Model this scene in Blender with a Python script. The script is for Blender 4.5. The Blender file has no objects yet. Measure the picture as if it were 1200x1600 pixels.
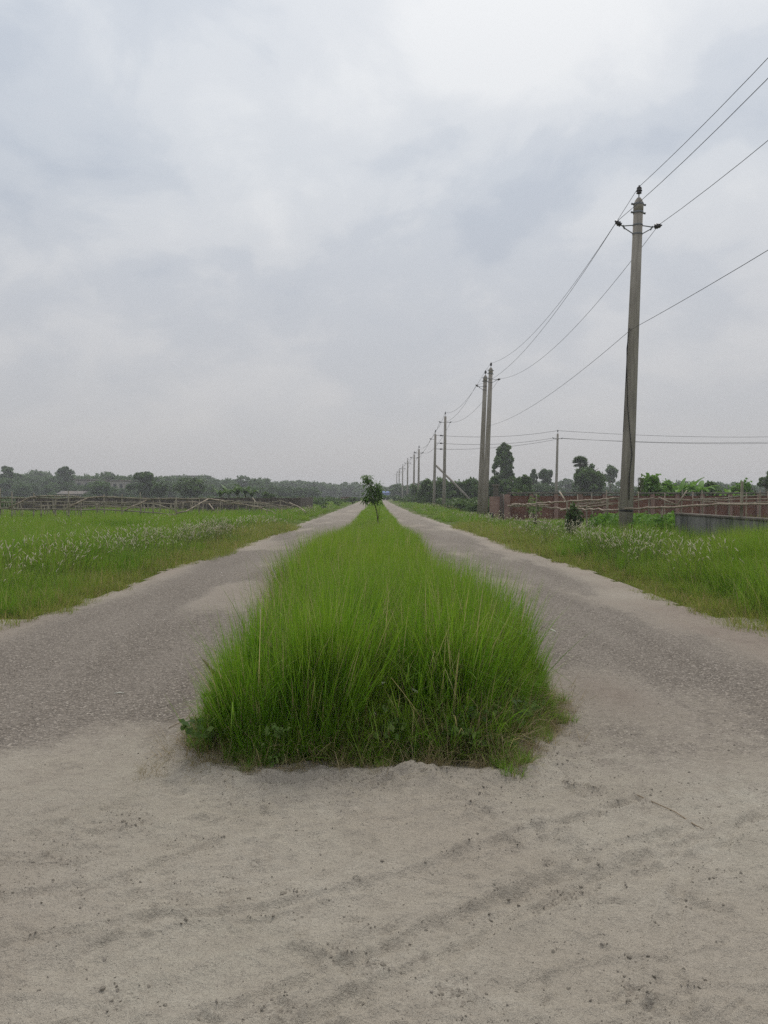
import bpy, bmesh, math, random
import numpy as np
from mathutils import Vector, Matrix, Euler

random.seed(7)
RNG = np.random.default_rng(7)
S = bpy.context.scene
C = S.collection
R = math.radians

# ------------------------------------------------------------------ camera, sky, sun, exposure
FOC, VPX, VPY, EYE = 1180.0, 590.0, 772.0, 1.5
cam_d = bpy.data.cameras.new('camera')
cam_d.sensor_fit = 'VERTICAL'
cam_d.sensor_height = 24.0
cam_d.lens = 24.0 * FOC / 1600.0
cam_d.clip_start, cam_d.clip_end = 0.05, 6000
cam = bpy.data.objects.new('camera', cam_d)
C.objects.link(cam)
cam.location = (0, 0, EYE)
cam.rotation_euler = (R(90) - math.atan(28 / FOC), 0, -math.atan(10 / FOC))
S.camera = cam

SUN_EL, SUN_AZ = R(56), R(14)          # azimuth measured from +Y (view direction) towards +X
world = bpy.data.worlds.new('World')
S.world = world
world.use_nodes = True
wn, wl = world.node_tree.nodes, world.node_tree.links
wn.clear()
w_out = wn.new('ShaderNodeOutputWorld')
w_bg = wn.new('ShaderNodeBackground')
w_bg.inputs['Strength'].default_value = 0.1
sky = wn.new('ShaderNodeTexSky')
sky.sky_type = 'NISHITA'
sky.sun_disc = False
sky.sun_elevation = SUN_EL
sky.sun_rotation = SUN_AZ
sky.dust_density = 3.0


def wnode(t, **kw):
    n = wn.new(t)
    for k, v in kw.items():
        setattr(n, k, v)
    return n


def wmath(op, a, b=None, clamp=False):
    n = wn.new('ShaderNodeMath')
    n.operation = op
    n.use_clamp = clamp
    for i, v in enumerate((a, b)):
        if v is None:
            continue
        if isinstance(v, (int, float)):
            n.inputs[i].default_value = v
        else:
            wl.new(v, n.inputs[i])
    return n.outputs[0]


tc = wn.new('ShaderNodeTexCoord')
sep = wn.new('ShaderNodeSeparateXYZ')
wl.new(tc.outputs['Generated'], sep.inputs[0])
zz = wmath('ADD', wmath('MAXIMUM', sep.outputs[2], 0.0), 0.42)
comb = wn.new('ShaderNodeCombineXYZ')
wl.new(wmath('DIVIDE', sep.outputs[0], zz), comb.inputs[0])
wl.new(wmath('DIVIDE', sep.outputs[1], zz), comb.inputs[1])


def cloud_noise(scale, detail, off, dist=0.3, rough=0.5):
    m = wn.new('ShaderNodeMapping')
    m.inputs['Location'].default_value = off
    wl.new(comb.outputs[0], m.inputs[0])
    n = wn.new('ShaderNodeTexNoise')
    n.inputs['Scale'].default_value = scale
    n.inputs['Detail'].default_value = detail
    n.inputs['Roughness'].default_value = rough
    n.inputs['Distortion'].default_value = dist
    wl.new(m.outputs[0], n.inputs['Vector'])
    return n.outputs['Fac']


def wramp(fac, stops):
    r = wn.new('ShaderNodeValToRGB')
    r.color_ramp.interpolation = 'EASE'
    els = r.color_ramp.elements
    while len(els) > 1:
        els.remove(els[-1])
    for i, (p, c) in enumerate(stops):
        e = els[0] if i == 0 else els.new(p)
        e.position = p
        e.color = (c[0], c[1], c[2], 1)
    wl.new(fac, r.inputs[0])
    return r.outputs[0]


big = cloud_noise(1.7, 5.0, (6.8, 3.07, 0.0), 0.45, 0.46)
small = cloud_noise(5.0, 6.0, (3.1, 6.77, 2.0), 0.3, 0.55)
cl = wmath('ADD', wmath('MULTIPLY', big, 0.62), wmath('MULTIPLY', small, 0.38))
fade = wmath('MULTIPLY', wmath('SUBTRACT', sep.outputs[2], 0.04), 3.2, True)          # cloud structure dissolves towards the horizon
cl = wmath('ADD', wmath('MULTIPLY', wmath('SUBTRACT', cl, 0.475), fade), 0.475)
cloud = wramp(cl, [(0.385, (3.78, 4.12, 4.60)), (0.455, (4.28, 4.57, 4.95)),
                   (0.515, (4.85, 5.07, 5.33)), (0.63, (5.60, 5.74, 5.86))])
# an overcast sky is brighter overhead than at the horizon
grad = wmath('ADD', wmath('MULTIPLY', wmath('MAXIMUM', sep.outputs[2], 0.0), 0.72), 0.80)
warm = wn.new('ShaderNodeMix')
warm.data_type = 'RGBA'
warm.blend_type = 'MULTIPLY'
wl.new(wmath('SUBTRACT', 1.0, wmath('MULTIPLY', sep.outputs[2], 2.6, True), True), warm.inputs[0])
wl.new(cloud, warm.inputs[6])
warm.inputs[7].default_value = (1.075, 1.0, 0.955, 1)
cloud = warm.outputs[2]
cmul = wn.new('ShaderNodeVectorMath')
cmul.operation = 'SCALE'
wl.new(cloud, cmul.inputs[0])
wl.new(grad, cmul.inputs['Scale'])
mixw = wn.new('ShaderNodeMix')
mixw.data_type = 'RGBA'
mixw.inputs[0].default_value = 0.93
wl.new(sky.outputs[0], mixw.inputs[6])
wl.new(cmul.outputs[0], mixw.inputs[7])
wl.new(mixw.outputs[2], w_bg.inputs[0])
wl.new(w_bg.outputs[0], w_out.inputs[0])

sun_d = bpy.data.lights.new('sun', 'SUN')
sun_d.energy = 1.5
sun_d.angle = R(16)
sun_d.color = (1.0, 0.95, 0.87)
sun = bpy.data.objects.new('sun', sun_d)
C.objects.link(sun)
sun.location = (20, 60, 80)
sd = Vector((math.sin(SUN_AZ) * math.cos(SUN_EL), math.cos(SUN_AZ) * math.cos(SUN_EL), math.sin(SUN_EL)))
sun.rotation_euler = sd.to_track_quat('Z', 'Y').to_euler()

S.view_settings.view_transform = 'Standard'
S.view_settings.look = 'None'
S.view_settings.gamma = 1.0
S.view_settings.exposure = 0.36
S.view_settings.use_curve_mapping = False
S.render.engine = 'CYCLES'
S.cycles.use_denoising = False            # the fine grain left at full samples reads like a phone picture; denoising melts the grass
S.cycles.use_adaptive_sampling = True
S.cycles.adaptive_threshold = 0.006
S.cycles.max_bounces = 5
S.cycles.diffuse_bounces = 3
S.cycles.transmission_bounces = 4
S.cycles.glossy_bounces = 2
S.cycles.volume_bounces = 0
S.cycles.caustics_reflective = False
S.cycles.caustics_refractive = False


def P(px, py, d):
    """point seen at photograph pixel (px, py) standing d metres down the road"""
    return Vector(((px - VPX) / FOC * d, d, EYE + (VPY - py) / FOC * d))


def PX(px, d):
    return (px - VPX) / FOC * d


# ------------------------------------------------------------------ noise
def vnoise(x, y, seed=0):
    x = np.asarray(x, float)
    y = np.asarray(y, float)
    xi = np.floor(x).astype(np.int64)
    yi = np.floor(y).astype(np.int64)
    xf, yf = x - xi, y - yi
    u = xf * xf * xf * (xf * (xf * 6 - 15) + 10)
    v = yf * yf * yf * (yf * (yf * 6 - 15) + 10)

    def h(a, b):
        n = (a * 374761393 + b * 668265263 + seed * 1442695041) & 0xFFFFFFFF
        n = ((n ^ (n >> 13)) * 1274126177) & 0xFFFFFFFF
        return ((n ^ (n >> 16)) & 0xFFFF) / 65535.0 * 2 - 1
    a, b, c, d = h(xi, yi), h(xi + 1, yi), h(xi, yi + 1), h(xi + 1, yi + 1)
    return a + (b - a) * u + (c - a) * v + (a - b - c + d) * u * v


def fbm(x, y, oct=4, seed=0, gain=0.5):
    s, amp, tot = 0.0, 1.0, 0.0
    ca, sa = math.cos(0.6), math.sin(0.6)
    for i in range(oct):
        s = s + amp * vnoise(x, y, seed + i * 17)
        tot += amp
        amp *= gain
        x, y = (x * ca - y * sa) * 2.03 + 3.7, (x * sa + y * ca) * 2.03 + 1.9
    return s / tot


def sstep(a, b, x):
    t = np.clip((x - a) / (b - a), 0, 1)
    return t * t * (3 - 2 * t)


# ------------------------------------------------------------------ mesh helpers
def raw_mesh(name, v, f, mat=None, smooth=False, attrs=None):
    """v: (n,3) array, f: (m,4) / (m,3) int array or list of faces"""
    me = bpy.data.meshes.new(name)
    v = np.asarray(v, np.float32)
    if isinstance(f, np.ndarray):
        k = f.shape[1]
        me.vertices.add(len(v))
        me.vertices.foreach_set('co', v.ravel())
        me.loops.add(f.size)
        me.loops.foreach_set('vertex_index', f.astype(np.int32).ravel())
        me.polygons.add(len(f))
        me.polygons.foreach_set('loop_start', np.arange(0, f.size, k, dtype=np.int32))
        me.update(calc_edges=True)
    else:
        me.from_pydata([tuple(map(float, p)) for p in v], [], f)
        me.update()
    if smooth:
        me.polygons.foreach_set('use_smooth', np.ones(len(me.polygons), bool))
    for nm, (typ, dat) in (attrs or {}).items():
        a = me.attributes.new(nm, typ, 'POINT')
        key = 'color' if typ == 'FLOAT_COLOR' else ('vector' if typ == 'FLOAT_VECTOR' else 'value')
        a.data.foreach_set(key, np.asarray(dat).astype(np.int32 if typ == 'INT' else np.float32).ravel())
    if mat:
        me.materials.append(mat)
    me.validate()
    return me


class MB:
    """collects simple shapes into one mesh"""
    def __init__(self):
        self.v, self.f = [], []

    def add(self, vs, fs):
        o = len(self.v)
        self.v += [tuple(p) for p in vs]
        self.f += [[i + o for i in q] for q in fs]
        return self

    def box(self, c, s, rz=0.0, taper=1.0, bev=0.0):
        cx, cy, cz = c
        hx, hy, hz = s[0] / 2, s[1] / 2, s[2] / 2
        ca, sa = math.cos(rz), math.sin(rz)
        if bev > 0:
            b = min(bev, hx * .9, hy * .9, hz * .9)
            rings = [(-hz, hx - b, hy - b), (-hz + b, hx, hy), (hz - b, hx * taper, hy * taper), (hz, (hx - b) * taper, (hy - b) * taper)]
        else:
            rings = [(-hz, hx, hy), (hz, hx * taper, hy * taper)]
        vs, fs = [], []
        for z, a, b_ in rings:
            for x, y in ((-a, -b_), (a, -b_), (a, b_), (-a, b_)):
                vs.append((cx + x * ca - y * sa, cy + x * sa + y * ca, cz + z))
        n = len(rings)
        for r in range(n - 1):
            for k in range(4):
                fs.append([r * 4 + k, r * 4 + (k + 1) % 4, r * 4 + 4 + (k + 1) % 4, r * 4 + 4 + k])
        fs.append([3, 2, 1, 0])
        fs.append([n * 4 - 4, n * 4 - 3, n * 4 - 2, n * 4 - 1])
        return self.add(vs, fs)

    def tube(self, pts, rad, n=6, cap=True):
        pts = [Vector(p) for p in pts]
        m = len(pts)
        rr = rad if isinstance(rad, (list, tuple)) else [rad] * m
        vs, fs = [], []
        prev = None
        for i, p in enumerate(pts):
            t = (pts[min(i + 1, m - 1)] - pts[max(i - 1, 0)])
            t = t.normalized() if t.length > 1e-9 else Vector((0, 0, 1))
            if prev is None:
                ref = Vector((0, 0, 1)) if abs(t.z) < .9 else Vector((1, 0, 0))
                a = t.cross(ref).normalized()
            else:
                a = (prev - t * prev.dot(t)).normalized()
            prev = a
            b = t.cross(a)
            for k in range(n):
                q = 2 * math.pi * k / n
                vs.append(p + (a * math.cos(q) + b * math.sin(q)) * rr[i])
        for i in range(m - 1):
            for k in range(n):
                fs.append([i * n + k, i * n + (k + 1) % n, (i + 1) * n + (k + 1) % n, (i + 1) * n + k])
        if cap:
            fs.append(list(range(n))[::-1])
            fs.append(list(range((m - 1) * n, m * n)))
        return self.add(vs, fs)

    def lathe(self, prof, o=(0, 0, 0), axis=(0, 0, 1), n=14):
        ax = Vector(axis).normalized()
        return self.tube([Vector(o) + ax * z for r, z in prof], [r for r, z in prof], n)

    def mesh(self, name, mat, smooth=False):
        return raw_mesh(name, np.array(self.v, float), self.f, mat, smooth)

    def obj(self, name, mat, parent=None, smooth=False):
        return link(name, self.mesh(name, mat, smooth), parent)


def link(name, me, parent=None):
    o = bpy.data.objects.new(name, me)
    C.objects.link(o)
    if parent is not None:
        o.parent = parent
    return o


def tag(o, label=None, cat=None, group=None, kind=None):
    if label:
        o['label'] = label
    if cat:
        o['category'] = cat
    if group:
        o['group'] = group
    if kind:
        o['kind'] = kind
    return o


def thing(name, label, cat, loc=(0, 0, 0), group=None):
    o = bpy.data.objects.new(name, None)
    o.empty_display_size = 0.3
    C.objects.link(o)
    o.location = loc
    return tag(o, label, cat, group)


# ------------------------------------------------------------------ materials
def new_mat(name):
    m = bpy.data.materials.new(name)
    m.use_nodes = True
    m.node_tree.nodes.clear()
    return m


class NT:
    def __init__(self, m):
        self.n, self.l = m.node_tree.nodes, m.node_tree.links
        self.out = self.n.new('ShaderNodeOutputMaterial')

    def node(self, t, ins=None, **kw):
        n = self.n.new(t)
        for k, v in kw.items():
            setattr(n, k, v)
        for k, v in (ins or {}).items():
            self.set(n.inputs[k], v)
        return n

    def set(self, s, v):
        if hasattr(v, 'is_output'):
            self.l.new(v, s)
        elif isinstance(v, (tuple, list)) and len(v) == 3 and s.type == 'RGBA':
            s.default_value = (*v, 1)
        else:
            s.default_value = v

    def math(self, op, a, b=0.0, clamp=False):
        n = self.n.new('ShaderNodeMath')
        n.operation = op
        n.use_clamp = clamp
        self.set(n.inputs[0], a)
        self.set(n.inputs[1], b)
        return n.outputs[0]

    def mix(self, f, a, b, blend='MIX'):
        n = self.n.new('ShaderNodeMix')
        n.data_type = 'RGBA'
        n.blend_type = blend
        self.set(n.inputs[0], f)
        self.set(n.inputs[6], a)
        self.set(n.inputs[7], b)
        return n.outputs[2]

    def noise(self, vec, scale, detail=4, rough=.5, dist=0.0, out='Fac'):
        n = self.n.new('ShaderNodeTexNoise')
        n.inputs['Scale'].default_value = scale
        n.inputs['Detail'].default_value = detail
        n.inputs['Roughness'].default_value = rough
        n.inputs['Distortion'].default_value = dist
        if vec is not None:
            self.l.new(vec, n.inputs['Vector'])
        return n.outputs[out]

    def vor(self, vec, scale, feat='F1', out='Distance', rand=1.0):
        n = self.n.new('ShaderNodeTexVoronoi')
        n.feature = feat
        n.inputs['Scale'].default_value = scale
        n.inputs['Randomness'].default_value = rand
        if vec is not None:
            self.l.new(vec, n.inputs['Vector'])
        return n.outputs[out]

    def ramp(self, f, stops, interp='LINEAR'):
        r = self.n.new('ShaderNodeValToRGB')
        r.color_ramp.interpolation = interp
        els = r.color_ramp.elements
        while len(els) > 1:
            els.remove(els[-1])
        for i, (p, c) in enumerate(stops):
            e = els[0] if i == 0 else els.new(p)
            e.position = p
            if isinstance(c, (int, float)):
                c = (c, c, c)
            e.color = (*c, 1)
        self.l.new(f, r.inputs[0])
        return r.outputs[0]

    def bump(self, h, strength=.5, dist=.01, normal=None):
        n = self.n.new('ShaderNodeBump')
        n.inputs['Strength'].default_value = strength
        n.inputs['Distance'].default_value = dist
        self.l.new(h, n.inputs['Height'])
        if normal is not None:
            self.l.new(normal, n.inputs['Normal'])
        return n.outputs[0]

    def pos(self):
        return self.n.new('ShaderNodeNewGeometry').outputs['Position']

    def objco(self):
        return self.n.new('ShaderNodeTexCoord').outputs['Object']

    def attr(self, name):
        n = self.n.new('ShaderNodeAttribute')
        n.attribute_name = name
        return n

    def princ(self, col, rough=.9, normal=None, spec=.2, metal=0.0):
        b = self.node('ShaderNodeBsdfPrincipled', {'Base Color': col, 'Roughness': rough, 'Specular IOR Level': spec, 'Metallic': metal})
        if normal is not None:
            self.l.new(normal, b.inputs['Normal'])
        self.l.new(b.outputs[0], self.out.inputs[0])
        return b


def ground_mat(name, mode):
    """sand and worn asphalt; the attribute 'gm' carries asphalt (r), brown dust (g), loose dark crumbs (b)"""
    m = new_mat(name)
    t = NT(m)
    p = t.pos()
    at = t.attr('gm').outputs['Color']
    sp = t.node('ShaderNodeSeparateColor', {0: at})
    n1 = t.noise(p, 1.3, 5, .55)
    n2 = t.noise(p, 9, 5, .6)
    n3 = t.noise(p, 70, 4, .65)
    n4 = t.noise(p, 260, 3, .7)
    n0 = t.noise(p, .45, 4, .5)
    sand = t.ramp(n1, [(.3, (.345, .310, .248)), (.5, (.405, .369, .303)), (.7, (.46, .425, .358))])
    sand = t.mix(t.ramp(n0, [(.40, .0), (.60, .75)]), sand, (.345, .297, .242))
    sand = t.mix(t.ramp(n2, [(.40, .0), (.68, .55)]), sand, (.305, .268, .22))
    sand = t.mix(t.ramp(n3, [(.34, .6), (.5, .0)]), sand, (.28, .245, .203))
    sand = t.mix(t.ramp(n4, [(.56, .0), (.72, .5)]), sand, (.56, .52, .45))
    dust = t.ramp(n2, [(.3, (.205, .168, .138)), (.7, (.298, .248, .206))])
    dust = t.mix(t.ramp(n4, [(.4, .5), (.55, .0)]), dust, (.19, .15, .125))
    dw = t.math('MULTIPLY', sp.outputs[1], t.ramp(n1, [(.3, .65), (.6, 1.0)]))
    sand = t.mix(dw, sand, dust)
    # asphalt: exposed stones in grey binder, dusty
    vd = t.vor(p, 58)
    vc = t.vor(p, 58, out='Color')
    vsep = t.node('ShaderNodeSeparateColor', {0: vc})
    stone = t.ramp(vsep.outputs[0], [(.0, (.105, .090, .075)), (.45, (.196, .168, .140)), (.8, (.30, .258, .216)), (.97, (.54, .48, .415))])
    asph = t.mix(t.ramp(vd, [(.3, .0), (.6, .85)]), stone, (.095, .079, .066))
    mp = t.node('ShaderNodeMapping', {0: p})
    mp.inputs['Scale'].default_value = (1.7, .2, 1)
    dn = t.math('ADD', t.math('MULTIPLY', t.noise(mp.outputs[0], 1.0, 5, .6), .6), t.math('MULTIPLY', n2, .4))
    asph = t.mix(t.ramp(dn, [(.38, .06), (.64, .66)]), asph, t.mix(t.ramp(n4, [(.4, .0), (.6, 1.0)]), (.200, .173, .147), (.325, .286, .245)))
    n5 = t.noise(p, 28, 4, .7)
    asph = t.mix(t.ramp(n5, [(.30, .65), (.47, .0)]), asph, (.10, .083, .07))
    asph = t.mix(t.ramp(n5, [(.55, .0), (.72, .6)]), asph, (.40, .345, .295))
    aw = t.math('ADD', sp.outputs[0], t.math('MULTIPLY', t.math('SUBTRACT', n2, .5), 1.0))
    aw = t.math('ADD', aw, t.math('MULTIPLY', t.math('SUBTRACT', n3, .5), .9))
    aw = t.ramp(aw, [(.15, .0), (.85, .94)])
    col = t.mix(aw, sand, asph)
    # crumbs of dark, damp sand
    cr = t.math('MULTIPLY', sp.outputs[2], t.ramp(t.noise(p, 55, 4, .65), [(.50, .0), (.60, .6)]))
    col = t.mix(cr, col, (.20, .17, .14))
    h1 = t.math('ADD', t.math('MULTIPLY', n3, .9), t.math('MULTIPLY', n4, .35))
    h2 = t.math('SUBTRACT', 1.0, vd)
    hs = t.math('ADD', t.math('MULTIPLY', h1, t.math('SUBTRACT', 1.15, aw)), t.math('MULTIPLY', t.math('MULTIPLY', h2, aw), 1.3))
    b0 = t.bump(t.noise(p, 22, 5, .68, .3), .75, .025)
    b = t.bump(hs, 1.0, .012, b0)
    t.princ(col, .93, b, .15)
    return m


def soil_mat():
    m = new_mat('field_soil')
    t = NT(m)
    p = t.pos()
    n1 = t.noise(p, .12, 5, .6)
    n2 = t.noise(p, 3.0, 5, .65)
    g = t.ramp(n2, [(.3, (.045, .072, .016)), (.55, (.085, .115, .026)), (.75, (.14, .145, .055))])
    g = t.mix(t.ramp(n1, [(.45, .0), (.7, .55)]), g, (.15, .125, .07))
    t.princ(g, .95, t.bump(n2, .8, .1), .1)
    return m


def foliage_mat(name, dark, mid, light, transl=.35, attr='lf', rough=.6, haz=0):
    """leaf cards: attribute lf carries random (r), clump tone (g)"""
    m = new_mat(name)
    t = NT(m)
    at = t.attr(attr).outputs['Color']
    sp = t.node('ShaderNodeSeparateColor', {0: at})
    oi = t.node('ShaderNodeObjectInfo').outputs['Random']
    f = t.math('ADD', t.math('MULTIPLY', sp.outputs[0], .55), t.math('MULTIPLY', sp.outputs[1], .45))
    f = t.math('ADD', f, t.math('MULTIPLY', t.math('SUBTRACT', oi, .5), .25))
    col = t.ramp(f, [(.1, dark), (.5, mid), (.95, light)])
    d = t.node('ShaderNodeBsdfPrincipled', {'Base Color': col, 'Roughness': rough, 'Specular IOR Level': .25})
    tr = t.node('ShaderNodeBsdfTranslucent', {0: t.mix(.5, col, light)})
    mx = t.node('ShaderNodeMixShader', {0: transl, 1: d.outputs[0], 2: tr.outputs[0]})
    t.l.new(mx.outputs[0], t.out.inputs[0])
    return m


def grass_mat(name, low, mid, tip, alt, straw, transl=.42, dry=.08):
    """blades: attribute gr carries random (r), height along the blade (g), second random (b)"""
    m = new_mat(name)
    t = NT(m)
    sp = t.node('ShaderNodeSeparateColor', {0: t.attr('gr').outputs['Color']})
    oi = t.node('ShaderNodeObjectInfo').outputs['Random']
    patch = t.noise(t.pos(), .55, 3, .55)
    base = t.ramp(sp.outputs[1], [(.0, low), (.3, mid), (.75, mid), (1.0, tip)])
    f = t.math('ADD', t.math('MULTIPLY', sp.outputs[0], .5), t.math('MULTIPLY', oi, .25))
    f = t.math('ADD', f, t.math('MULTIPLY', t.math('SUBTRACT', patch, .5), 1.1))
    f = t.math('ADD', f, t.math('MULTIPLY', t.math('SUBTRACT', t.noise(t.pos(), 2.6, 3, .6), .5), .9))
    col = t.mix(t.ramp(f, [(.1, .0), (.75, .95)]), base, alt)
    dr = t.ramp(sp.outputs[2], [(1 - dry - .03, .0), (1 - dry, .9)])
    col = t.mix(dr, col, straw)
    d = t.node('ShaderNodeBsdfPrincipled', {'Base Color': col, 'Roughness': .55, 'Specular IOR Level': .25})
    tr = t.node('ShaderNodeBsdfTranslucent', {0: col})
    mx = t.node('ShaderNodeMixShader', {0: transl, 1: d.outputs[0], 2: tr.outputs[0]})
    t.l.new(mx.outputs[0], t.out.inputs[0])
    return m


def plain_mat(name, col, rough=.85, var=.25, scale=8, bump=.3, spec=.2, metal=0.0, dirt=None, dirt_scale=1.5):
    m = new_mat(name)
    t = NT(m)
    p = t.objco()
    n = t.noise(p, scale, 5, .6)
    dk = tuple(c * (1 - var) for c in col)
    lt = tuple(min(1, c * (1 + var)) for c in col)
    c = t.ramp(n, [(.25, dk), (.75, lt)])
    if dirt:
        c = t.mix(t.ramp(t.noise(p, dirt_scale, 6, .65, .4), [(.48, .0), (.66, .75)]), c, dirt)
    t.princ(c, rough, t.bump(t.noise(p, scale * 4, 4, .6), bump, .01), spec, metal)
    return m


def concrete_pole_mat():
    m = new_mat('pole_concrete')
    t = NT(m)
    p = t.objco()
    mp = t.node('ShaderNodeMapping', {0: p})
    mp.inputs['Scale'].default_value = (6, 6, .5)
    st = t.noise(mp.outputs[0], 2.5, 6, .65)
    c = t.ramp(st, [(.28, (.17, .152, .128)), (.5, (.27, .243, .207)), (.72, (.355, .322, .277))])
    c = t.mix(t.ramp(t.noise(p, 1.2, 5, .6), [(.5, .0), (.72, .6)]), c, (.20, .18, .155))
    t.princ(c, .9, t.bump(t.noise(p, 60, 4, .6), .4, .01), .15)
    return m


def brick_mat():
    m = new_mat('brick_courses')
    t = NT(m)
    p = t.pos()
    # courses run along x (the wall faces the road end); z is up
    sx = t.node('ShaderNodeSeparateXYZ', {0: p})
    cv = t.node('ShaderNodeCombineXYZ', {0: t.math('ADD', sx.outputs[0], sx.outputs[1]), 1: sx.outputs[2]})
    b = t.n.new('ShaderNodeTexBrick')
    b.inputs['Scale'].default_value = 1.0
    b.inputs['Brick Width'].default_value = .25
    b.inputs['Row Height'].default_value = .078
    b.inputs['Mortar Size'].default_value = .008
    b.inputs['Color1'].default_value = (.150, .060, .042, 1)
    b.inputs['Color2'].default_value = (.205, .085, .060, 1)
    b.inputs['Mortar'].default_value = (.20, .14, .11, 1)
    t.l.new(cv.outputs[0], b.inputs['Vector'])
    c = t.mix(t.ramp(t.noise(p, 1.1, 6, .65), [(.42, .0), (.7, .6)]), b.outputs['Color'], (.085, .05, .04))
    t.princ(c, .92, t.bump(b.outputs['Fac'], -.6, .01), .12)
    return m


def stained_wall_mat(name, c0, c1, stain):
    m = new_mat(name)
    t = NT(m)
    p = t.pos()
    mp = t.node('ShaderNodeMapping', {0: p})
    mp.inputs['Scale'].default_value = (2.2, 2.2, .45)
    n = t.noise(mp.outputs[0], 2.0, 6, .65, .3)
    c = t.ramp(t.noise(p, 3.5, 5, .6), [(.3, c0), (.7, c1)])
    c = t.mix(t.ramp(n, [(.44, .0), (.64, .85)]), c, stain)
    t.princ(c, .92, t.bump(t.noise(p, 30, 5, .6), .5, .02), .12)
    return m


M = {}
M['sand'] = ground_mat('sandy_ground_surface', 0)
M['road'] = M['sand']
M['soil'] = soil_mat()
M['concrete'] = concrete_pole_mat()
M['steel'] = plain_mat('galvanised_steel', (.16, .165, .17), .5, .2, 20, .1, .4, .7)
M['insul'] = plain_mat('dark_glazed_porcelain', (.028, .022, .024), .25, .2, 10, .05, .5)
M['wire'] = plain_mat('bare_conductor', (.055, .055, .058), .55, .1, 5, .05, .4, .4)
M['black'] = plain_mat('black_cable', (.02, .02, .02), .6, .1, 5, .05)
M['brick'] = brick_mat()
M['plaster'] = stained_wall_mat('pink_plaster', (.24, .15, .125), (.31, .20, .17), (.17, .11, .095))
M['coping'] = stained_wall_mat('mossy_coping', (.13, .115, .10), (.19, .165, .14), (.06, .06, .045))
M['greywall'] = stained_wall_mat('weathered_cement', (.17, .165, .155), (.24, .23, .215), (.075, .078, .07))
M['darkwall'] = stained_wall_mat('dark_weathered_boards', (.085, .07, .06), (.13, .105, .09), (.04, .036, .03))
M['bamboo'] = plain_mat('dry_bamboo', (.30, .245, .185), .7, .35, 6, .3, .25, 0, (.14, .11, .08), 3)
M['bamboo_old'] = plain_mat('weathered_bamboo', (.23, .205, .15), .8, .4, 6, .3, .2, 0, (.07, .062, .045), 3)
M['bark'] = plain_mat('grey_bark', (.10, .08, .06), .95, .35, 9, .8, .1)
M['stem'] = plain_mat('green_stem', (.09, .085, .035), .8, .3, 12, .3, .2)
M['house_wall'] = stained_wall_mat('pale_house_plaster', (.30, .28, .25), (.40, .37, .33), (.2, .18, .16))
M['white_head'] = plain_mat('white_grass_head', (.62, .6, .52), .9, .1, 30, .4)
M['house_roof'] = plain_mat('tin_roof', (.13, .12, .11), .9, .2, 2, .2, .3, 0, (.22, .16, .12), 1)
M['window'] = plain_mat('dark_window', (.04, .045, .05), .2, .1, 2, .0, .5)
M['blue'] = plain_mat('blue_sheet', (.12, .18, .42), .6, .15, 2, .1)
M['clod'] = plain_mat('sand_clod', (.35, .31, .255), .95, .35, 40, .8, .1)
M['pebble'] = plain_mat('loose_grit', (.26, .23, .195), .9, .45, 3, .4, .15)
M['stalk'] = plain_mat('dry_stalk', (.23, .17, .11), .85, .3, 15, .3, .15)

M['leaf_dark'] = foliage_mat('dark_tree_leaves', (.022, .050, .012), (.058, .115, .022), (.12, .20, .042), .34)
M['leaf_far'] = foliage_mat('woodland_leaves', (.028, .058, .018), (.064, .118, .032), (.115, .19, .052), .3)
M['leaf_mid'] = foliage_mat('garden_leaves', (.028, .060, .012), (.062, .118, .022), (.115, .18, .038), .35)
M['leaf_bright'] = foliage_mat('creeper_leaves', (.060, .14, .018), (.11, .235, .026), (.17, .31, .048), .42)
M['leaf_mango'] = foliage_mat('mango_leaves', (.034, .078, .014), (.075, .15, .024), (.135, .235, .042), .42, rough=.8)
M['leaf_weed'] = foliage_mat('weed_leaves', (.05, .10, .02), (.10, .18, .035), (.19, .26, .075), .4)

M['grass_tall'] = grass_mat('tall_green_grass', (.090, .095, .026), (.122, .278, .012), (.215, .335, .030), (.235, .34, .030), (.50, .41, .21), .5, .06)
M['grass_verge'] = grass_mat('verge_grass', (.095, .11, .028), (.124, .275, .014), (.205, .325, .034), (.235, .33, .038), (.47, .39, .19), .48, .07)
M['grass_short'] = grass_mat('short_roadside_grass', (.14, .125, .045), (.19, .265, .034), (.27, .29, .06), (.26, .28, .06), (.42, .31, .16), .45, .12)
M['grass_dry'] = grass_mat('dry_bent_grass', (.12, .09, .045), (.155, .15, .045), (.24, .20, .09), (.26, .19, .09), (.38, .30, .18), .35, .45)
M['seed'] = grass_mat('pale_seed_stalks', (.12, .13, .04), (.20, .19, .07), (.34, .29, .16), (.30, .26, .12), (.40, .33, .2), .4, .2)


def plume_mat():
    m = new_mat('white_grass_plumes')
    t = NT(m)
    sp = t.node('ShaderNodeSeparateColor', {0: t.attr('gr').outputs['Color']})
    col = t.mix(sp.outputs[1], (.13, .17, .05), (.76, .72, .58))
    col = t.mix(t.math('MULTIPLY', sp.outputs[0], .6), col, (.50, .47, .30))
    d = t.node('ShaderNodeBsdfDiffuse', {0: col})
    tr = t.node('ShaderNodeBsdfTranslucent', {0: col})
    mx = t.node('ShaderNodeMixShader', {0: .45, 1: d.outputs[0], 2: tr.outputs[0]})
    t.l.new(mx.outputs[0], t.out.inputs[0])
    return m


M['plume'] = plume_mat()


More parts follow.
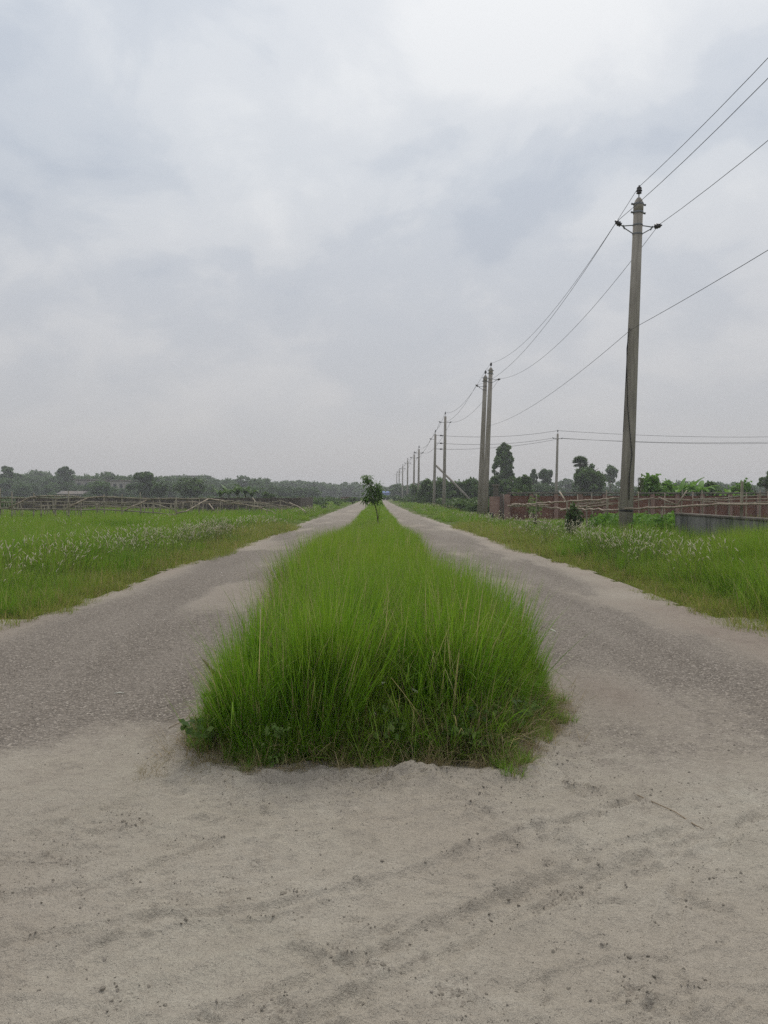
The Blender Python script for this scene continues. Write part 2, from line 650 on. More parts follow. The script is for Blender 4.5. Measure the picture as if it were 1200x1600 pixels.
# ------------------------------------------------------------------ ground, roads
def seg_dist(x, y, pts):
    best = np.full(np.shape(x), 1e9)
    for (ax, ay), (bx, by) in zip(pts[:-1], pts[1:]):
        dx, dy = bx - ax, by - ay
        t = np.clip(((x - ax) * dx + (y - ay) * dy) / (dx * dx + dy * dy), 0, 1)
        best = np.minimum(best, np.hypot(x - ax - t * dx, y - ay - t * dy))
    return best


def G(px, py):
    d = EYE * FOC / (py - VPY)
    return ((px - VPX) / FOC * d, d)


PATCHES = [(G(190, 1288), .13), (G(245, 1395), .16), (G(60, 1360), .2), (G(150, 1560), .13), (G(270, 1330), .1), (G(520, 1505), .09),
           (G(575, 1535), .12), (G(900, 1425), .17), (G(880, 1470), .1), (G(1010, 1570), .16), (G(440, 1405), .06), (G(700, 1585), .12),
           (G(640, 1215), .25), (G(540, 1225), .3), (G(830, 1320), .16), (G(880, 1350), .14), (G(930, 1150), .22), (G(950, 1230), .25),
           (G(880, 1240), .2), (G(430, 1590), .1), (G(80, 1310), .15), (G(760, 1260), .2), (G(380, 1250), .2), (G(600, 1445), .09)]
TRACKS = [([G(-60, 1500), G(160, 1455), G(400, 1430), G(640, 1375), G(860, 1300), G(1000, 1250)], .035, -.016),
          ([G(200, 1660), G(480, 1545), G(720, 1440), G(900, 1365), G(1100, 1290)], .035, -.016),
          ([G(330, 1680), G(560, 1570), G(760, 1470), G(960, 1370), G(1200, 1280)], .03, -.014),
          ([G(-60, 1420), G(200, 1370), G(330, 1320)], .035, -.014),
          ([G(1080, 1650), G(1040, 1480), G(1080, 1360), G(1210, 1270)], .035, -.014),
          ([G(640, 1222), G(760, 1262), G(860, 1300), G(960, 1345)], .055, .018),
          ([G(-40, 1540), G(200, 1500), G(420, 1460), G(640, 1400), G(900, 1300), G(1250, 1240)], .10, -.010),
          ([G(60, 1440), G(330, 1400), G(560, 1330), G(800, 1280)], .09, -.008),
          ([G(-30, 1660), G(300, 1560), G(620, 1480), G(900, 1390), G(1250, 1330)], .10, -.010),
          ([G(480, 1650), G(700, 1500), G(880, 1360), G(1000, 1290)], .08, -.008),
          ([G(980, 1640), G(960, 1500), G(1000, 1380), G(1100, 1280)], .09, -.008),
          ([G(-40, 1330), G(150, 1280), G(260, 1240)], .09, -.007)]
rs = random.Random(5)
FEET = [(rs.uniform(-1.8, 1.9), rs.uniform(1.7, 3.95), rs.uniform(0, 3.14), rs.uniform(.003, .008)) for _ in range(150)]
SCUFF = [(rs.uniform(-2.2, 2.3), 1.75 + 2.2 * rs.random() ** .8, rs.gauss(.25, .5), rs.uniform(.03, .085), rs.uniform(.009, .017), rs.uniform(.005, .011)) for _ in range(190)]


def med_left(y):
    return np.interp(y, [4, 5, 8, 12, 16, 24, 126], [-1.0, -1.0, -1.05, -1.2, -1.2, -1.05, -1.25]) - .05 * np.sin(y * 1.7) - .12 * fbm(y * .35, y * 0, 3, 190)


def med_right(y):
    r = np.interp(y, [4, 5.4, 6.6, 8.5, 11, 24, 126], [1.0, 1.14, 1.06, .86, .86, .88, .72]) + .05 * np.sin(y * 1.3 + 2) + .12 * fbm(y * .35, y * 0 + 5, 3, 191)
    return np.minimum(r, .66 + (y - 4.05) * .5)


def out_left(y):
    return np.interp(y, [0, 15, 30, 60, 130, 260], [4.15, 4.1, 3.9, 3.7, 3.6, 3.6])


def out_right(y):
    return np.interp(y, [0, 15, 24, 36, 60, 126, 260], [4.15, 4.1, 3.9, 3.5, 2.75, 2.25, 2.2])


def med_h(y):
    """the median grass stands tallest at the near end and gets lower down the road"""
    return np.interp(y, [4, 8, 12, 18, 30, 80, 150], [.92, .94, .90, .72, .54, .42, .4])


def road_w(x, y):
    """0..1, 1 on the carriageways"""
    ax = np.abs(x)
    wob = .12 * fbm(x * 1.3, y * 1.3, 3, 41) + .05 * fbm(x * 6, y * 6, 2, 43)
    inner = np.where(x < 0, -med_left(y), med_right(np.maximum(y, 6.0)))
    w = sstep(inner - .12, inner + .15, ax + wob) * (1 - sstep(-.15, .15, ax - np.where(x < 0, out_left(y), out_right(y)) + wob * 1.3))
    return w * sstep(4.2, 4.7, y + wob * 2.0)


def asphalt_w(x, y):
    ax = np.where(x < 0, -x + .0, x)
    cen = np.where(x < 0, (out_left(y) + 1.0) / 2, (out_right(y) + .75) / 2)
    hw = 1.18 + .35 * fbm(x * .25 + 5, y * .22, 3, 51) + np.where(x < 0, .18, -.1)
    b = 1 - sstep(hw - .35, hw + .55, np.abs(ax - cen))
    end = sstep(3.3, 5.7, y + .6 * fbm(x * 1.3, y * 1.3, 4, 53) * 1.9 + .5 * (ax - 2.3) + .2 + .75 * (x > 0))
    w = b * end
    # crumbled patch beside the median's right corner
    cx, cy = G(935, 1165)
    w = np.maximum(w, .72 * np.exp(-(((x - cx) / .22) ** 2 + ((y - cy) / .5) ** 2)))
    w = np.maximum(w, .6 * np.exp(-(((x + 1.25) / .3) ** 2 + ((y - 4.75) / .5) ** 2)))
    w = w - (.32 + .23 * sstep(7, 11, y)) * sstep(.05, .45, fbm(x * .9, y * .28, 4, 57)) * (w > 0)
    w = np.clip(w, 0, 1)
    w = w * (1 - .8 * np.exp(-(((x - 1.75) / .42) ** 2 + ((y - 5.7) / .8) ** 2)))
    far = sstep(14, 50, y)
    return w * (1 - .35 * far)


def height(x, y):
    rw = road_w(x, y)
    s = 1 - .75 * rw
    near = 1 - sstep(7, 10, y)
    h = .022 * fbm(x * .55, y * .55, 3, 1)
    h = h + s * (.014 * fbm(x * 2.3, y * 2.3, 3, 2) + near * (.007 * fbm(x * 8, y * 8, 3, 3) + .0035 * fbm(x * 26, y * 26, 2, 4)))
    rg = 1 - np.abs(fbm(x * 3.1 + .8 * y, y * 6.5 - 1.2 * x, 3, 31)) * 2.2
    h = h + s * near * .015 * np.clip(rg, 0, 1) ** 4 * sstep(-.1, .4, fbm(x * 1.1, y * 1.1, 2, 32))
    cl_ = np.clip(vnoise(x * 24, y * 24, 33) + .6 * vnoise(x * 47, y * 47, 34) - .55, 0, 2)
    h = h + s * near * .013 * cl_ * sstep(.0, .5, fbm(x * 2.2, y * 2.2, 3, 35))
    h = h + near * .002 * rw * fbm(x * 30, y * 30, 2, 8)
    # heaped sand along the front of the median
    bl = seg_dist(x, y, [(-1.1, 4.15), (-.75, 3.92), (-.1, 3.88), (.35, 3.90), (.75, 3.95), (1.2, 4.4)])
    lump = .5 + .9 * fbm(x * 4.2, y * 4.2, 3, 9) + .5 * np.abs(fbm(x * 14, y * 14, 2, 10))
    h = h + (.042 + .035 * np.exp(-((x - .17) / .22) ** 2)) * np.exp(-(bl / .13) ** 2) * np.clip(lump, 0, 1.6) * sstep(-1.4, -.6, x)
    # undercut lip at its left end
    bl2 = seg_dist(x, y, [(-.66, 3.86), (-.36, 3.86)])
    h = h - .035 * np.exp(-(bl2 / .035) ** 2)
    # raised soil in the median
    med = (1 - sstep(.85, 1.1, np.abs(x))) * sstep(4.1, 4.5, y)
    h = h + .05 * med
    for pts, wd, dp in TRACKS:
        dd = seg_dist(x, y, pts) + .02 * fbm(x * 5, y * 5, 2, 12)
        prof = 1.0 * np.exp(-(dd / wd) ** 2)
        rim = np.exp(-((dd - wd * 1.35) / (wd * .4)) ** 2)
        tread = 1 + .35 * vnoise(x * 22, y * 22, 14)
        h = h + s * (dp * prof * tread - .55 * dp * rim * (dp < 0))
    for fx, fy, fa, dp in FEET:
        msk = (np.abs(x - fx) < .3) & (np.abs(y - fy) < .3)
        if not msk.any():
            continue
        xx, yy = x[msk] - fx, y[msk] - fy
        ca, sa = math.cos(fa), math.sin(fa)
        u, v = (xx * ca + yy * sa) / .13, (-xx * sa + yy * ca) / .05
        q = np.sqrt(u * u + v * v) + .25 * vnoise(x[msk] * 18, y[msk] * 18, 15)
        h[msk] += s[msk] * (-dp * (1 - sstep(.55, 1.05, q)) + dp * .6 * np.exp(-((q - 1.25) / .28) ** 2))
    for fx, fy, fa, ln, wd, dp in SCUFF:
        msk = (np.abs(x - fx) < ln * 1.6) & (np.abs(y - fy) < ln * 1.6)
        if not msk.any():
            continue
        xx, yy = x[msk] - fx, y[msk] - fy
        ca, sa = math.cos(fa), math.sin(fa)
        u, v = (xx * ca + yy * sa) / ln, (-xx * sa + yy * ca) / wd + .6 * vnoise(x[msk] * 30, y[msk] * 30, 16)
        h[msk] += s[msk] * np.exp(-u * u * 1.5) * (dp * np.exp(-(v - .6) ** 2 * 1.4) - dp * .8 * np.exp(-(v + .8) ** 2 * 1.4))
    for (qx, qy), rd in PATCHES:
        e = np.exp(-(((x - qx) / rd) ** 2 + ((y - qy) / (rd * .9)) ** 2)) * sstep(-.05, .35, fbm(x * 9, y * 9, 3, 23))
        cr = np.clip(vnoise(x * 34, y * 34, 21) + .5 * vnoise(x * 62, y * 62, 22), 0, 2)
        h = h + e * (.018 * cr - .003)
    return h


def grid_mesh(xs, ys):
    X, Y = np.meshgrid(xs, ys)
    Z = height(X, Y)
    n, m = len(ys), len(xs)
    i = np.arange(n * m).reshape(n, m)
    F = np.stack([i[:-1, :-1], i[:-1, 1:], i[1:, 1:], i[1:, :-1]], -1).reshape(-1, 4)
    A = asphalt_w(X, Y)
    rw = road_w(X, Y)
    ax = np.abs(X)
    soft = sstep(3.3, 5.8, Y + .5 * fbm(X * 1.2, Y * 1.2, 3, 62)) * (1 - sstep(.0, .35, ax - np.where(X < 0, out_left(Y), out_right(Y))))
    dust = soft * np.clip(1.15 - A, 0, 1) * (.75 + .4 * fbm(X * .8, Y * .8, 2, 61))
    dust = np.maximum(dust, .55 * (1 - sstep(0, 1.0, np.abs(ax - 1.5))) * sstep(4.6, 6.0, Y))
    dust = np.maximum(dust, .30 * (1 - sstep(-1.6, -.7, X)) * (1 - sstep(3.6, 4.6, Y)))
    dust = np.maximum(dust, 1.0 * np.exp(-(((X - 1.75) / .45) ** 2 + ((Y - 5.7) / .85) ** 2)))
    crumb = np.zeros_like(X)
    for (qx, qy), rd in PATCHES:
        crumb = np.maximum(crumb, np.exp(-(((X - qx) / (rd * .85)) ** 2 + ((Y - qy) / (rd * .8)) ** 2)))
    crumb = np.clip(crumb * 1.3, 0, 1) * sstep(.0, .35, fbm(X * 9, Y * 9, 3, 23))
    crumb = np.maximum(crumb, .8 * sstep(.42, .62, fbm(X * 5.5, Y * 5.5, 4, 24)) * (1 - rw))
    gm = np.stack([A, np.clip(dust, 0, 1), crumb, np.ones_like(A)], -1)
    return np.stack([X, Y, Z], -1).reshape(-1, 3), F, gm.reshape(-1, 4)


def sub_mesh(parts, pick):
    vs, fs, cs, o = [], [], [], 0
    for v, f, c in parts:
        cen = v[f].mean(1)
        k = pick(cen[:, 0], cen[:, 1])
        f = f[k]
        u, inv = np.unique(f, return_inverse=True)
        vs.append(v[u])
        cs.append(c[u])
        fs.append(inv.reshape(-1, 4) + o)
        o += len(u)
    return np.concatenate(vs), np.concatenate(fs), np.concatenate(cs)


near_y = np.concatenate([np.linspace(.6, 1.45, 24), 1.5 * np.exp(np.arange(0, math.log(10 / 1.5) - .004, .0046)), [10.0]])
near = grid_mesh(np.sinh(np.linspace(-2.3, 2.3, 720)) * 1.52, near_y)
far_y = 10 * np.exp(np.linspace(0, math.log(26), 190))
far = grid_mesh(np.linspace(-4.5, 4.5, 91), far_y)


def cls(x, y):
    rw = road_w(x, y)
    k = np.zeros(len(x), int)                      # 0 sand
    k[(rw > .5) & (x < 0)] = 1
    k[(rw > .5) & (x > 0)] = 2
    k[(np.abs(x) < 1.6) & (rw <= .5) & (y > 4.25)] = 3
    k[(np.abs(x) > 1.9) & (rw <= .5) & (y > 9.0)] = 4    # verge: left to the terrain sheet
    return k


for nm, idx, mt in (('sandy_forecourt', 0, 'sand'), ('road_left', 1, 'road'), ('road_right', 2, 'road'), ('median_soil', 3, 'sand')):
    v, f, c = sub_mesh((near, far), lambda x, y: cls(x, y) == idx)
    o = link(nm, raw_mesh(nm, v, f, M[mt], True, {'gm': ('FLOAT_COLOR', c)}))
    tag(o, kind='structure')

# the terrain sheet out to the horizon
gx = np.sinh(np.linspace(-6.2, 6.2, 161)) * 5.2
gy = np.concatenate([np.linspace(-40, 4, 12), 4 + np.sinh(np.linspace(0.05, 5.9, 120)) * 5.0])
X, Y = np.meshgrid(gx, gy)
Z = -.05 + .05 * fbm(X * .15, Y * .15, 3, 71) * sstep(4.2, 7, np.abs(X))
Z = Z - .05 * (1 - sstep(4.0, 4.6, np.abs(X))) * (1 - sstep(18, 30, Y))
i = np.arange(X.size).reshape(X.shape)
F = np.stack([i[:-1, :-1], i[:-1, 1:], i[1:, 1:], i[1:, :-1]], -1).reshape(-1, 4)
tag(link('ground', raw_mesh('ground', np.stack([X, Y, Z], -1).reshape(-1, 3), F, M['soil'], True)), kind='structure')


def ground_z(x, y):
    return height(np.asarray(x, float), np.asarray(y, float))


# ------------------------------------------------------------------ instanced ground cover
def proto(name, me):
    o = bpy.data.objects.new(name, me)
    return o


_pc = [0]


def scatter(name, protos, pos, rot, scl, label, cat=None, idx=None, parent=None):
    n = len(pos)
    if idx is None:
        idx = RNG.integers(0, len(protos), n)
    me = raw_mesh(name, pos, [], None, False, {'rot': ('FLOAT_VECTOR', rot), 'scl': ('FLOAT', scl), 'pick': ('INT', idx)})
    o = link(name, me, parent)
    _pc[0] += 1
    col = bpy.data.collections.new('stock_%02d' % _pc[0])
    for k, p in enumerate(protos):
        p.name = 'stock_%02d_%02d' % (_pc[0], k)
        col.objects.link(p)
    ng = bpy.data.node_groups.new('scatter_' + name, 'GeometryNodeTree')
    ng.interface.new_socket('Geometry', in_out='INPUT', socket_type='NodeSocketGeometry')
    ng.interface.new_socket('Geometry', in_out='OUTPUT', socket_type='NodeSocketGeometry')
    N, L = ng.nodes, ng.links
    gi, go = N.new('NodeGroupInput'), N.new('NodeGroupOutput')
    ci = N.new('GeometryNodeCollectionInfo')
    ci.inputs['Collection'].default_value = col
    ci.inputs['Separate Children'].default_value = True
    ci.inputs['Reset Children'].default_value = True
    ip = N.new('GeometryNodeInstanceOnPoints')
    ip.inputs['Pick Instance'].default_value = True

    def na(nm, dt):
        a = N.new('GeometryNodeInputNamedAttribute')
        a.data_type = dt
        a.inputs['Name'].default_value = nm
        return a.outputs['Attribute']
    er = N.new('FunctionNodeEulerToRotation')
    L.new(na('rot', 'FLOAT_VECTOR'), er.inputs[0])
    L.new(gi.outputs[0], ip.inputs['Points'])
    L.new(ci.outputs[0], ip.inputs['Instance'])
    L.new(na('pick', 'INT'), ip.inputs['Instance Index'])
    L.new(er.outputs[0], ip.inputs['Rotation'])
    L.new(na('scl', 'FLOAT'), ip.inputs['Scale'])
    L.new(ip.outputs[0], go.inputs[0])
    md = o.modifiers.new('scatter', 'NODES')
    md.node_group = ng
    tag(o, label, cat, kind='stuff')
    return o


def blades(n, rad, hmin, hmax, w, lean, curve, seg, seed, mat, name, droop=0.0, flat=0.0):
    """a tuft of n grass blades as one mesh"""
    g = np.random.default_rng(seed)
    r = rad * np.sqrt(g.random(n))
    a = g.random(n) * 2 * np.pi
    bx, by = r * np.cos(a), r * np.sin(a)
    az = a + g.normal(0, 1.1, n)
    hh = hmin + (hmax - hmin) * g.random(n) ** .8
    l0 = np.abs(g.normal(0, lean, n)) + flat
    cv = g.normal(curve, curve * .5 + .05, n)
    kink = (g.random(n) < droop) * g.uniform(.8, 1.8, n)
    ww = w * g.uniform(.6, 1.3, n)
    tw = az + np.pi / 2 + g.normal(0, .8, n)
    k = seg + 1
    V = np.zeros((n, k, 2, 3))
    px, py, pz = bx.copy(), by.copy(), np.zeros(n) - .02
    R1, R2 = g.random(n), g.random(n)
    col = np.ones((n, k, 2, 4))
    for s in range(k):
        t = s / seg
        wd = ww * (1 - t ** 1.6) * .5 + ww * .03
        V[:, s, 0] = np.stack([px - np.cos(tw) * wd, py - np.sin(tw) * wd, pz], -1)
        V[:, s, 1] = np.stack([px + np.cos(tw) * wd, py + np.sin(tw) * wd, pz], -1)
        col[:, s, :, 0] = R1[:, None]
        col[:, s, :, 1] = t
        col[:, s, :, 2] = R2[:, None]
        th = l0 + cv * t + kink * max(0, t - .45)
        th = np.minimum(th, 2.4)
        st = hh / seg
        px = px + np.cos(az) * np.sin(th) * st
        py = py + np.sin(az) * np.sin(th) * st
        pz = np.maximum(pz + np.cos(th) * st, .004)
    V = V.reshape(-1, 3)
    b = (np.arange(n) * k * 2)[:, None]
    f = []
    for s in range(seg):
        f.append(np.stack([b[:, 0] + 2 * s, b[:, 0] + 2 * s + 1, b[:, 0] + 2 * s + 3, b[:, 0] + 2 * s + 2], -1))
    F = np.stack(f, 1).reshape(-1, 4)
    return proto(name, raw_mesh(name, V, F, mat, True, {'gr': ('FLOAT_COLOR', col.reshape(-1, 4))}))


def plumes(n, rad, hmin, hmax, seed, plen=.08, prad=.0046, big=1.0):
    """stalks carrying pale feathery heads, as one mesh"""
    g = random.Random(seed)
    vs, fs, cs = [], [], []
    for _ in range(n):
        r, a = rad * math.sqrt(g.random()), g.random() * 6.283
        p = Vector((r * math.cos(a), r * math.sin(a), 0))
        az = g.gauss(2.6, .9)
        h = g.uniform(hmin, hmax)
        th = abs(g.gauss(.12, .12))
        pts = []
        m = 4
        for s in range(m + 1):
            pts.append(p.copy())
            p = p + Vector((math.cos(az) * math.sin(th), math.sin(az) * math.sin(th), math.cos(th))) * h / m
            th += .10
        mb = MB()
        mb.tube(pts, .0016 * big, 3, False)
        n0 = len(mb.v)
        d = (pts[-1] - pts[-2]).normalized()
        L = plen * g.uniform(.4, 1.3)
        q = pts[-1]
        pp, rr = [], []
        for s in range(6):
            t = s / 5
            pp.append(q.copy())
            rr.append(prad * big * g.uniform(.8, 1.2) * (.25 + .95 * math.sin(math.pi * (.12 + .8 * t))))
            q = q + d * L / 5
            d = (d + Vector((math.cos(az), math.sin(az), -.25)) * .13).normalized()
        mb.tube(pp, rr, 5)
        rnd = g.random()
        o = len(vs)
        vs += mb.v
        fs += [[k + o for k in q_] for q_ in mb.f]
        cs += [(rnd, 0, 0, 1)] * n0 + [(rnd, 1, 0, 1)] * (len(mb.v) - n0)
        # loose hairs that break the head's outline
        for s in range(9):
            t = g.random()
            c = pp[min(5, int(t * 6))]
            dd = Vector((g.gauss(0, 1), g.gauss(0, 1), g.gauss(.5, .8))).normalized()
            o = len(vs)
            e = dd * prad * big * g.uniform(1.4, 3.0)
            sd_ = dd.cross(Vector((g.random(), g.random(), 1))).normalized() * .0022 * big
            vs += [tuple(c - sd_), tuple(c + sd_), tuple(c + e)]
            fs.append([o, o + 1, o + 2])
            cs += [(rnd, 1, 0, 1)] * 3
    return proto('plume_tuft', raw_mesh('plume_tuft', np.array(vs), fs, M['plume'], True, {'gr': ('FLOAT_COLOR', np.array(cs))}))


def leaf_cloud(blobs, n, size, seed, mat, name='crown', asp=1.6, shell=.45, droop=.2, fold=True):
    """crown foliage: n leaf-sized faces spread through a set of ellipsoids [(cx,cy,cz,rx,ry,rz), ...]"""
    g = np.random.default_rng(seed)
    B = np.array(blobs, float)
    vol = (B[:, 3] * B[:, 4] * B[:, 5]) ** .75
    k = g.choice(len(B), n, p=vol / vol.sum())
    d = g.normal(size=(n, 3))
    d /= np.linalg.norm(d, axis=1)[:, None]
    rr = (shell + (1 - shell) * g.random(n)) ** .6
    rr *= 1 + .30 * g.normal(size=n) * (g.random(n) < .4)
    c = B[k, :3] + d * rr[:, None] * B[k, 3:]
    nrm = d * .6 + g.normal(size=(n, 3)) * .7 + np.array([0, 0, .35])
    nrm /= np.linalg.norm(nrm, axis=1)[:, None]
    up = g.normal(size=(n, 3)) + np.array([0, 0, -droop * 3])
    u = np.cross(nrm, up)
    u /= np.linalg.norm(u, axis=1)[:, None] + 1e-9
    v = np.cross(nrm, u)
    s = size * g.uniform(.55, 1.35, n)
    a, b = (u * (s * .5)[:, None]), (v * (s * .5 * asp)[:, None])
    lift = nrm * (s * .12)[:, None]
    V = np.stack([c - b, c - a * 1.0 + lift, c + b, c + a * 1.0 + lift], 1).reshape(-1, 3)
    F = np.arange(n * 4).reshape(-1, 4)
    tone = g.random(len(B))[k]
    col = np.ones((n, 4, 4))
    col[:, :, 0] = g.random(n)[:, None]
    col[:, :, 1] = tone[:, None]
    return raw_mesh(name, V, F, mat, False, {'lf': ('FLOAT_COLOR', col.reshape(-1, 4))})


def lumpy(cx, cy, cz, rx, ry, rz, k, seed, f=.45):
    """break one crown envelope into k smaller overlapping clumps"""
    g = random.Random(seed)
    out = []
    for _ in range(k):
        while True:
            x, y, z = (g.uniform(-1, 1) for _ in range(3))
            if .15 < x * x + y * y + z * z < 1:
                break
        q = f * g.uniform(.65, 1.25)
        out.append((cx + x * rx * .8, cy + y * ry * .8, cz + z * rz * .8, rx * q, ry * q, rz * q * .85))
    return out


# --- tufts
tall = [blades(240, .42, .60, 1.0, .0078, .12, .35, 4, 100 + k, M['grass_verge'], 'tall_tuft', .12) for k in range(4)]
tall_far = [blades(170, .36, .58, .98, .014, .10, .30, 4, 120 + k, M['grass_tall'], 'tall_tuft_far', .08) for k in range(3)]
verge = [blades(230, .46, .28, .74, .0105, .16, .5, 4, 140 + k, M['grass_verge'], 'verge_tuft', .14) for k in range(4)]
verge_far = [blades(170, .75, .30, .60, .022, .16, .45, 3, 160 + k, M['grass_verge'], 'verge_tuft_far') for k in range(3)]
short = [blades(150, .26, .05, .20, .0062, .35, .7, 3, 180 + k, M['grass_short'], 'short_tuft') for k in range(4)]
drylow = [blades(34, .15, .15, .42, .0045, .75, .7, 4, 200 + k, M['grass_dry'], 'dry_tuft', .3) for k in range(4)]
green_low = [blades(46, .13, .12, .36, .0085, .35, .9, 4, 220 + k, M['grass_verge'], 'low_tuft', .3) for k in range(4)]
seedst = [blades(16, .22, .80, 1.22, .0032, .14, .35, 5, 240 + k, M['seed'], 'seed_tuft', .2) for k in range(3)]
litter = [blades(14, .16, .06, .26, .0032, 1.35, .3, 3, 260 + k, M['grass_dry'], 'litter', .0, .3) for k in range(3)]
plm = [plumes(10, .3, .48, .82, 300 + k) for k in range(4)]
plm_far = [plumes(10, .5, .45, .68, 320 + k, .10, .008, 1.25) for k in range(3)]


def jitter_pts(area, n, keep, zf=None, tilt=.08):
    x0, x1, y0, y1 = area
    x = RNG.uniform(x0, x1, n)
    y = RNG.uniform(y0, y1, n)
    k = keep(x, y)
    x, y = x[k], y[k]
    z = (zf(x, y) if zf else np.full(len(x), -.04))
    rot = np.stack([RNG.normal(0, tilt, len(x)), RNG.normal(0, tilt, len(x)), RNG.uniform(0, 6.283, len(x))], -1)
    return np.stack([x, y, z], -1), rot


def med_edge(x, y):
    """distance inside the median's planted outline (negative outside)"""
    front = 4.10 + .04 * np.sin(x * 5) + .03 * np.sin(x * 13) + .16 * fbm(x * 2.3, x * 0, 3, 193)
    return np.minimum(np.minimum(x - med_left(y), med_right(y) - x), y - front)


def fringe(x, y):
    return 1 - np.clip((med_edge(x, y) - .1) / .5, 0, 1)


def lean_out(pos, rot, amt):
    """tip edge tufts away from the median's centre line"""
    x, y = pos[:, 0], pos[:, 1]
    e = 1 - np.clip(np.minimum(x - med_left(y), med_right(y) - x) / .45, 0, 1)
    fr = (1 - np.clip((y - 4.3) / .7, 0, 1)) * (np.abs(x) < .9)
    # rotation happens in world axes (z first): tilt around y pushes tops to +x
    rot[:, 1] += amt * e * np.sign(x)
    rot[:, 0] += amt * .7 * fr
    return rot


# median, near: every blade on its own, in clumps that share a lean
def blade_field(name, x, y, z, hh, az, l0, cv, ww, mat, seg, seed, kink=None):
    g = np.random.default_rng(seed)
    n = len(x)
    tw = az + np.pi / 2 + g.normal(0, .8, n)
    kk = np.zeros(n) if kink is None else kink
    kp = g.uniform(.35, .8, n)
    k = seg + 1
    V = np.zeros((n, k, 2, 3), np.float32)
    col = np.ones((n, k, 2, 4), np.float32)
    R1, R2 = g.random(n), g.random(n)
    px, py, pz = x.copy(), y.copy(), z - .02
    for q in range(k):
        t = q / seg
        wd = ww * (1 - t ** 1.8) * .5 + ww * .03
        V[:, q, 0] = np.stack([px - np.cos(tw) * wd, py - np.sin(tw) * wd, pz], -1)
        V[:, q, 1] = np.stack([px + np.cos(tw) * wd, py + np.sin(tw) * wd, pz], -1)
        col[:, q, :, 0] = R1[:, None]
        col[:, q, :, 1] = t
        col[:, q, :, 2] = R2[:, None]
        th = np.minimum(l0 + cv * t + kk * (t > kp), 2.5)
        st = hh / seg
        px = px + np.cos(az) * np.sin(th) * st
        py = py + np.sin(az) * np.sin(th) * st
        pz = np.maximum(pz + np.cos(th) * st, z + .004)
    b = np.arange(n) * k * 2
    F = np.stack([np.stack([b + 2 * q, b + 2 * q + 1, b + 2 * q + 3, b + 2 * q + 2], -1) for q in range(seg)], 1).reshape(-1, 4)
    return raw_mesh(name, V.reshape(-1, 3), F, mat, True, {'gr': ('FLOAT_COLOR', col.reshape(-1, 4))})


def clumped(n, area, nc, spread, seed):
    """blade roots gathered into nc clumps; returns x, y and the clump's own lean direction and strength"""
    g = np.random.default_rng(seed)
    cx, cy = g.uniform(area[0], area[1], nc), g.uniform(area[2], area[3], nc)
    ca, cs, ch = g.uniform(0, 6.283, nc), np.abs(g.normal(0, .13, nc)), g.uniform(.66, 1.15, nc)
    k = g.integers(0, nc, n)
    return cx[k] + g.normal(0, spread, n), cy[k] + g.normal(0, spread, n), ca[k], cs[k], ch[k]


def median_blades(name, n, y0, y1, seg, w, seed, mat, hlo, hhi, emin, kprob, leanx=1.0):
    x, y, ca, cs, ch = clumped(n, (-1.4, 1.5, y0 - .15, y1), int(60 * (y1 - y0)), .085, seed)
    k = (med_edge(x, y) > emin) & (y > y0 - .3) & (y < y1 + .2)
    x, y, ca, cs, ch = x[k], y[k], ca[k], cs[k], ch[k]
    g = np.random.default_rng(seed + 1)
    m = len(x)
    e = med_edge(x, y)
    sd_l, sd_r = x - med_left(y), med_right(y) - x
    wob = .20 * fbm(x * 3.1, y * 3.1, 3, 92)
    fr = sstep(-.10, .34, sd_l + wob) * sstep(-.08, .42, sd_r + wob) * sstep(-.05, .50, y - 4.08 + wob)
    hh = (hlo + (hhi - hlo) * g.random(m) ** .75) * ch * (.26 + .74 * fr) * med_h(y) * (1 + .12 * fbm(x * 1.1, y * .7, 2, 90))
    # lean: the clump's own, plus outward at the edges
    ex = 1 - np.clip(np.minimum(x - med_left(y), med_right(y) - x) / .5, 0, 1)
    ey = 1 - np.clip((y - 4.25) / .6, 0, 1)
    lx = cs * np.cos(ca) + ex * .07 * np.sign(x) * leanx + g.normal(0, .12, m) + .03
    ly = cs * np.sin(ca) - ey * .12 * leanx + g.normal(0, .12, m)
    az, l0 = np.arctan2(ly, lx), np.hypot(lx, ly)
    cv = np.abs(g.normal(.22, .22, m))
    kink = (g.random(m) < kprob) * g.uniform(.5, 1.7, m)
    return blade_field(name, x, y, ground_z(x, y), hh, az, l0, cv, w * g.uniform(.55, 1.35, m), mat, seg, seed + 2, kink)


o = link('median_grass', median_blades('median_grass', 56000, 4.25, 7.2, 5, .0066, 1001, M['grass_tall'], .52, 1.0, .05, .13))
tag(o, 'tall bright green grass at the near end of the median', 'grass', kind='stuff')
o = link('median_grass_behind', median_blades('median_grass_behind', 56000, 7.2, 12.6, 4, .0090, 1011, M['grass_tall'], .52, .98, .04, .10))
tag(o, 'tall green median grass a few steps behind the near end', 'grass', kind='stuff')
o = link('median_dead_stems', median_blades('median_dead_stems', 7500, 4.25, 8.5, 5, .0042, 1031, M['grass_dry'], .35, .95, .05, .35))
tag(o, 'straw and brown dead stems mixed through the median grass', 'grass', kind='stuff')
o = link('median_crossed_blades', median_blades('median_crossed_blades', 3200, 4.25, 7.5, 6, .0085, 1041, M['grass_verge'], .5, 1.05, .1, .9, 3.0))
tag(o, 'broad bent blades arching across the front of the median grass', 'grass', kind='stuff')
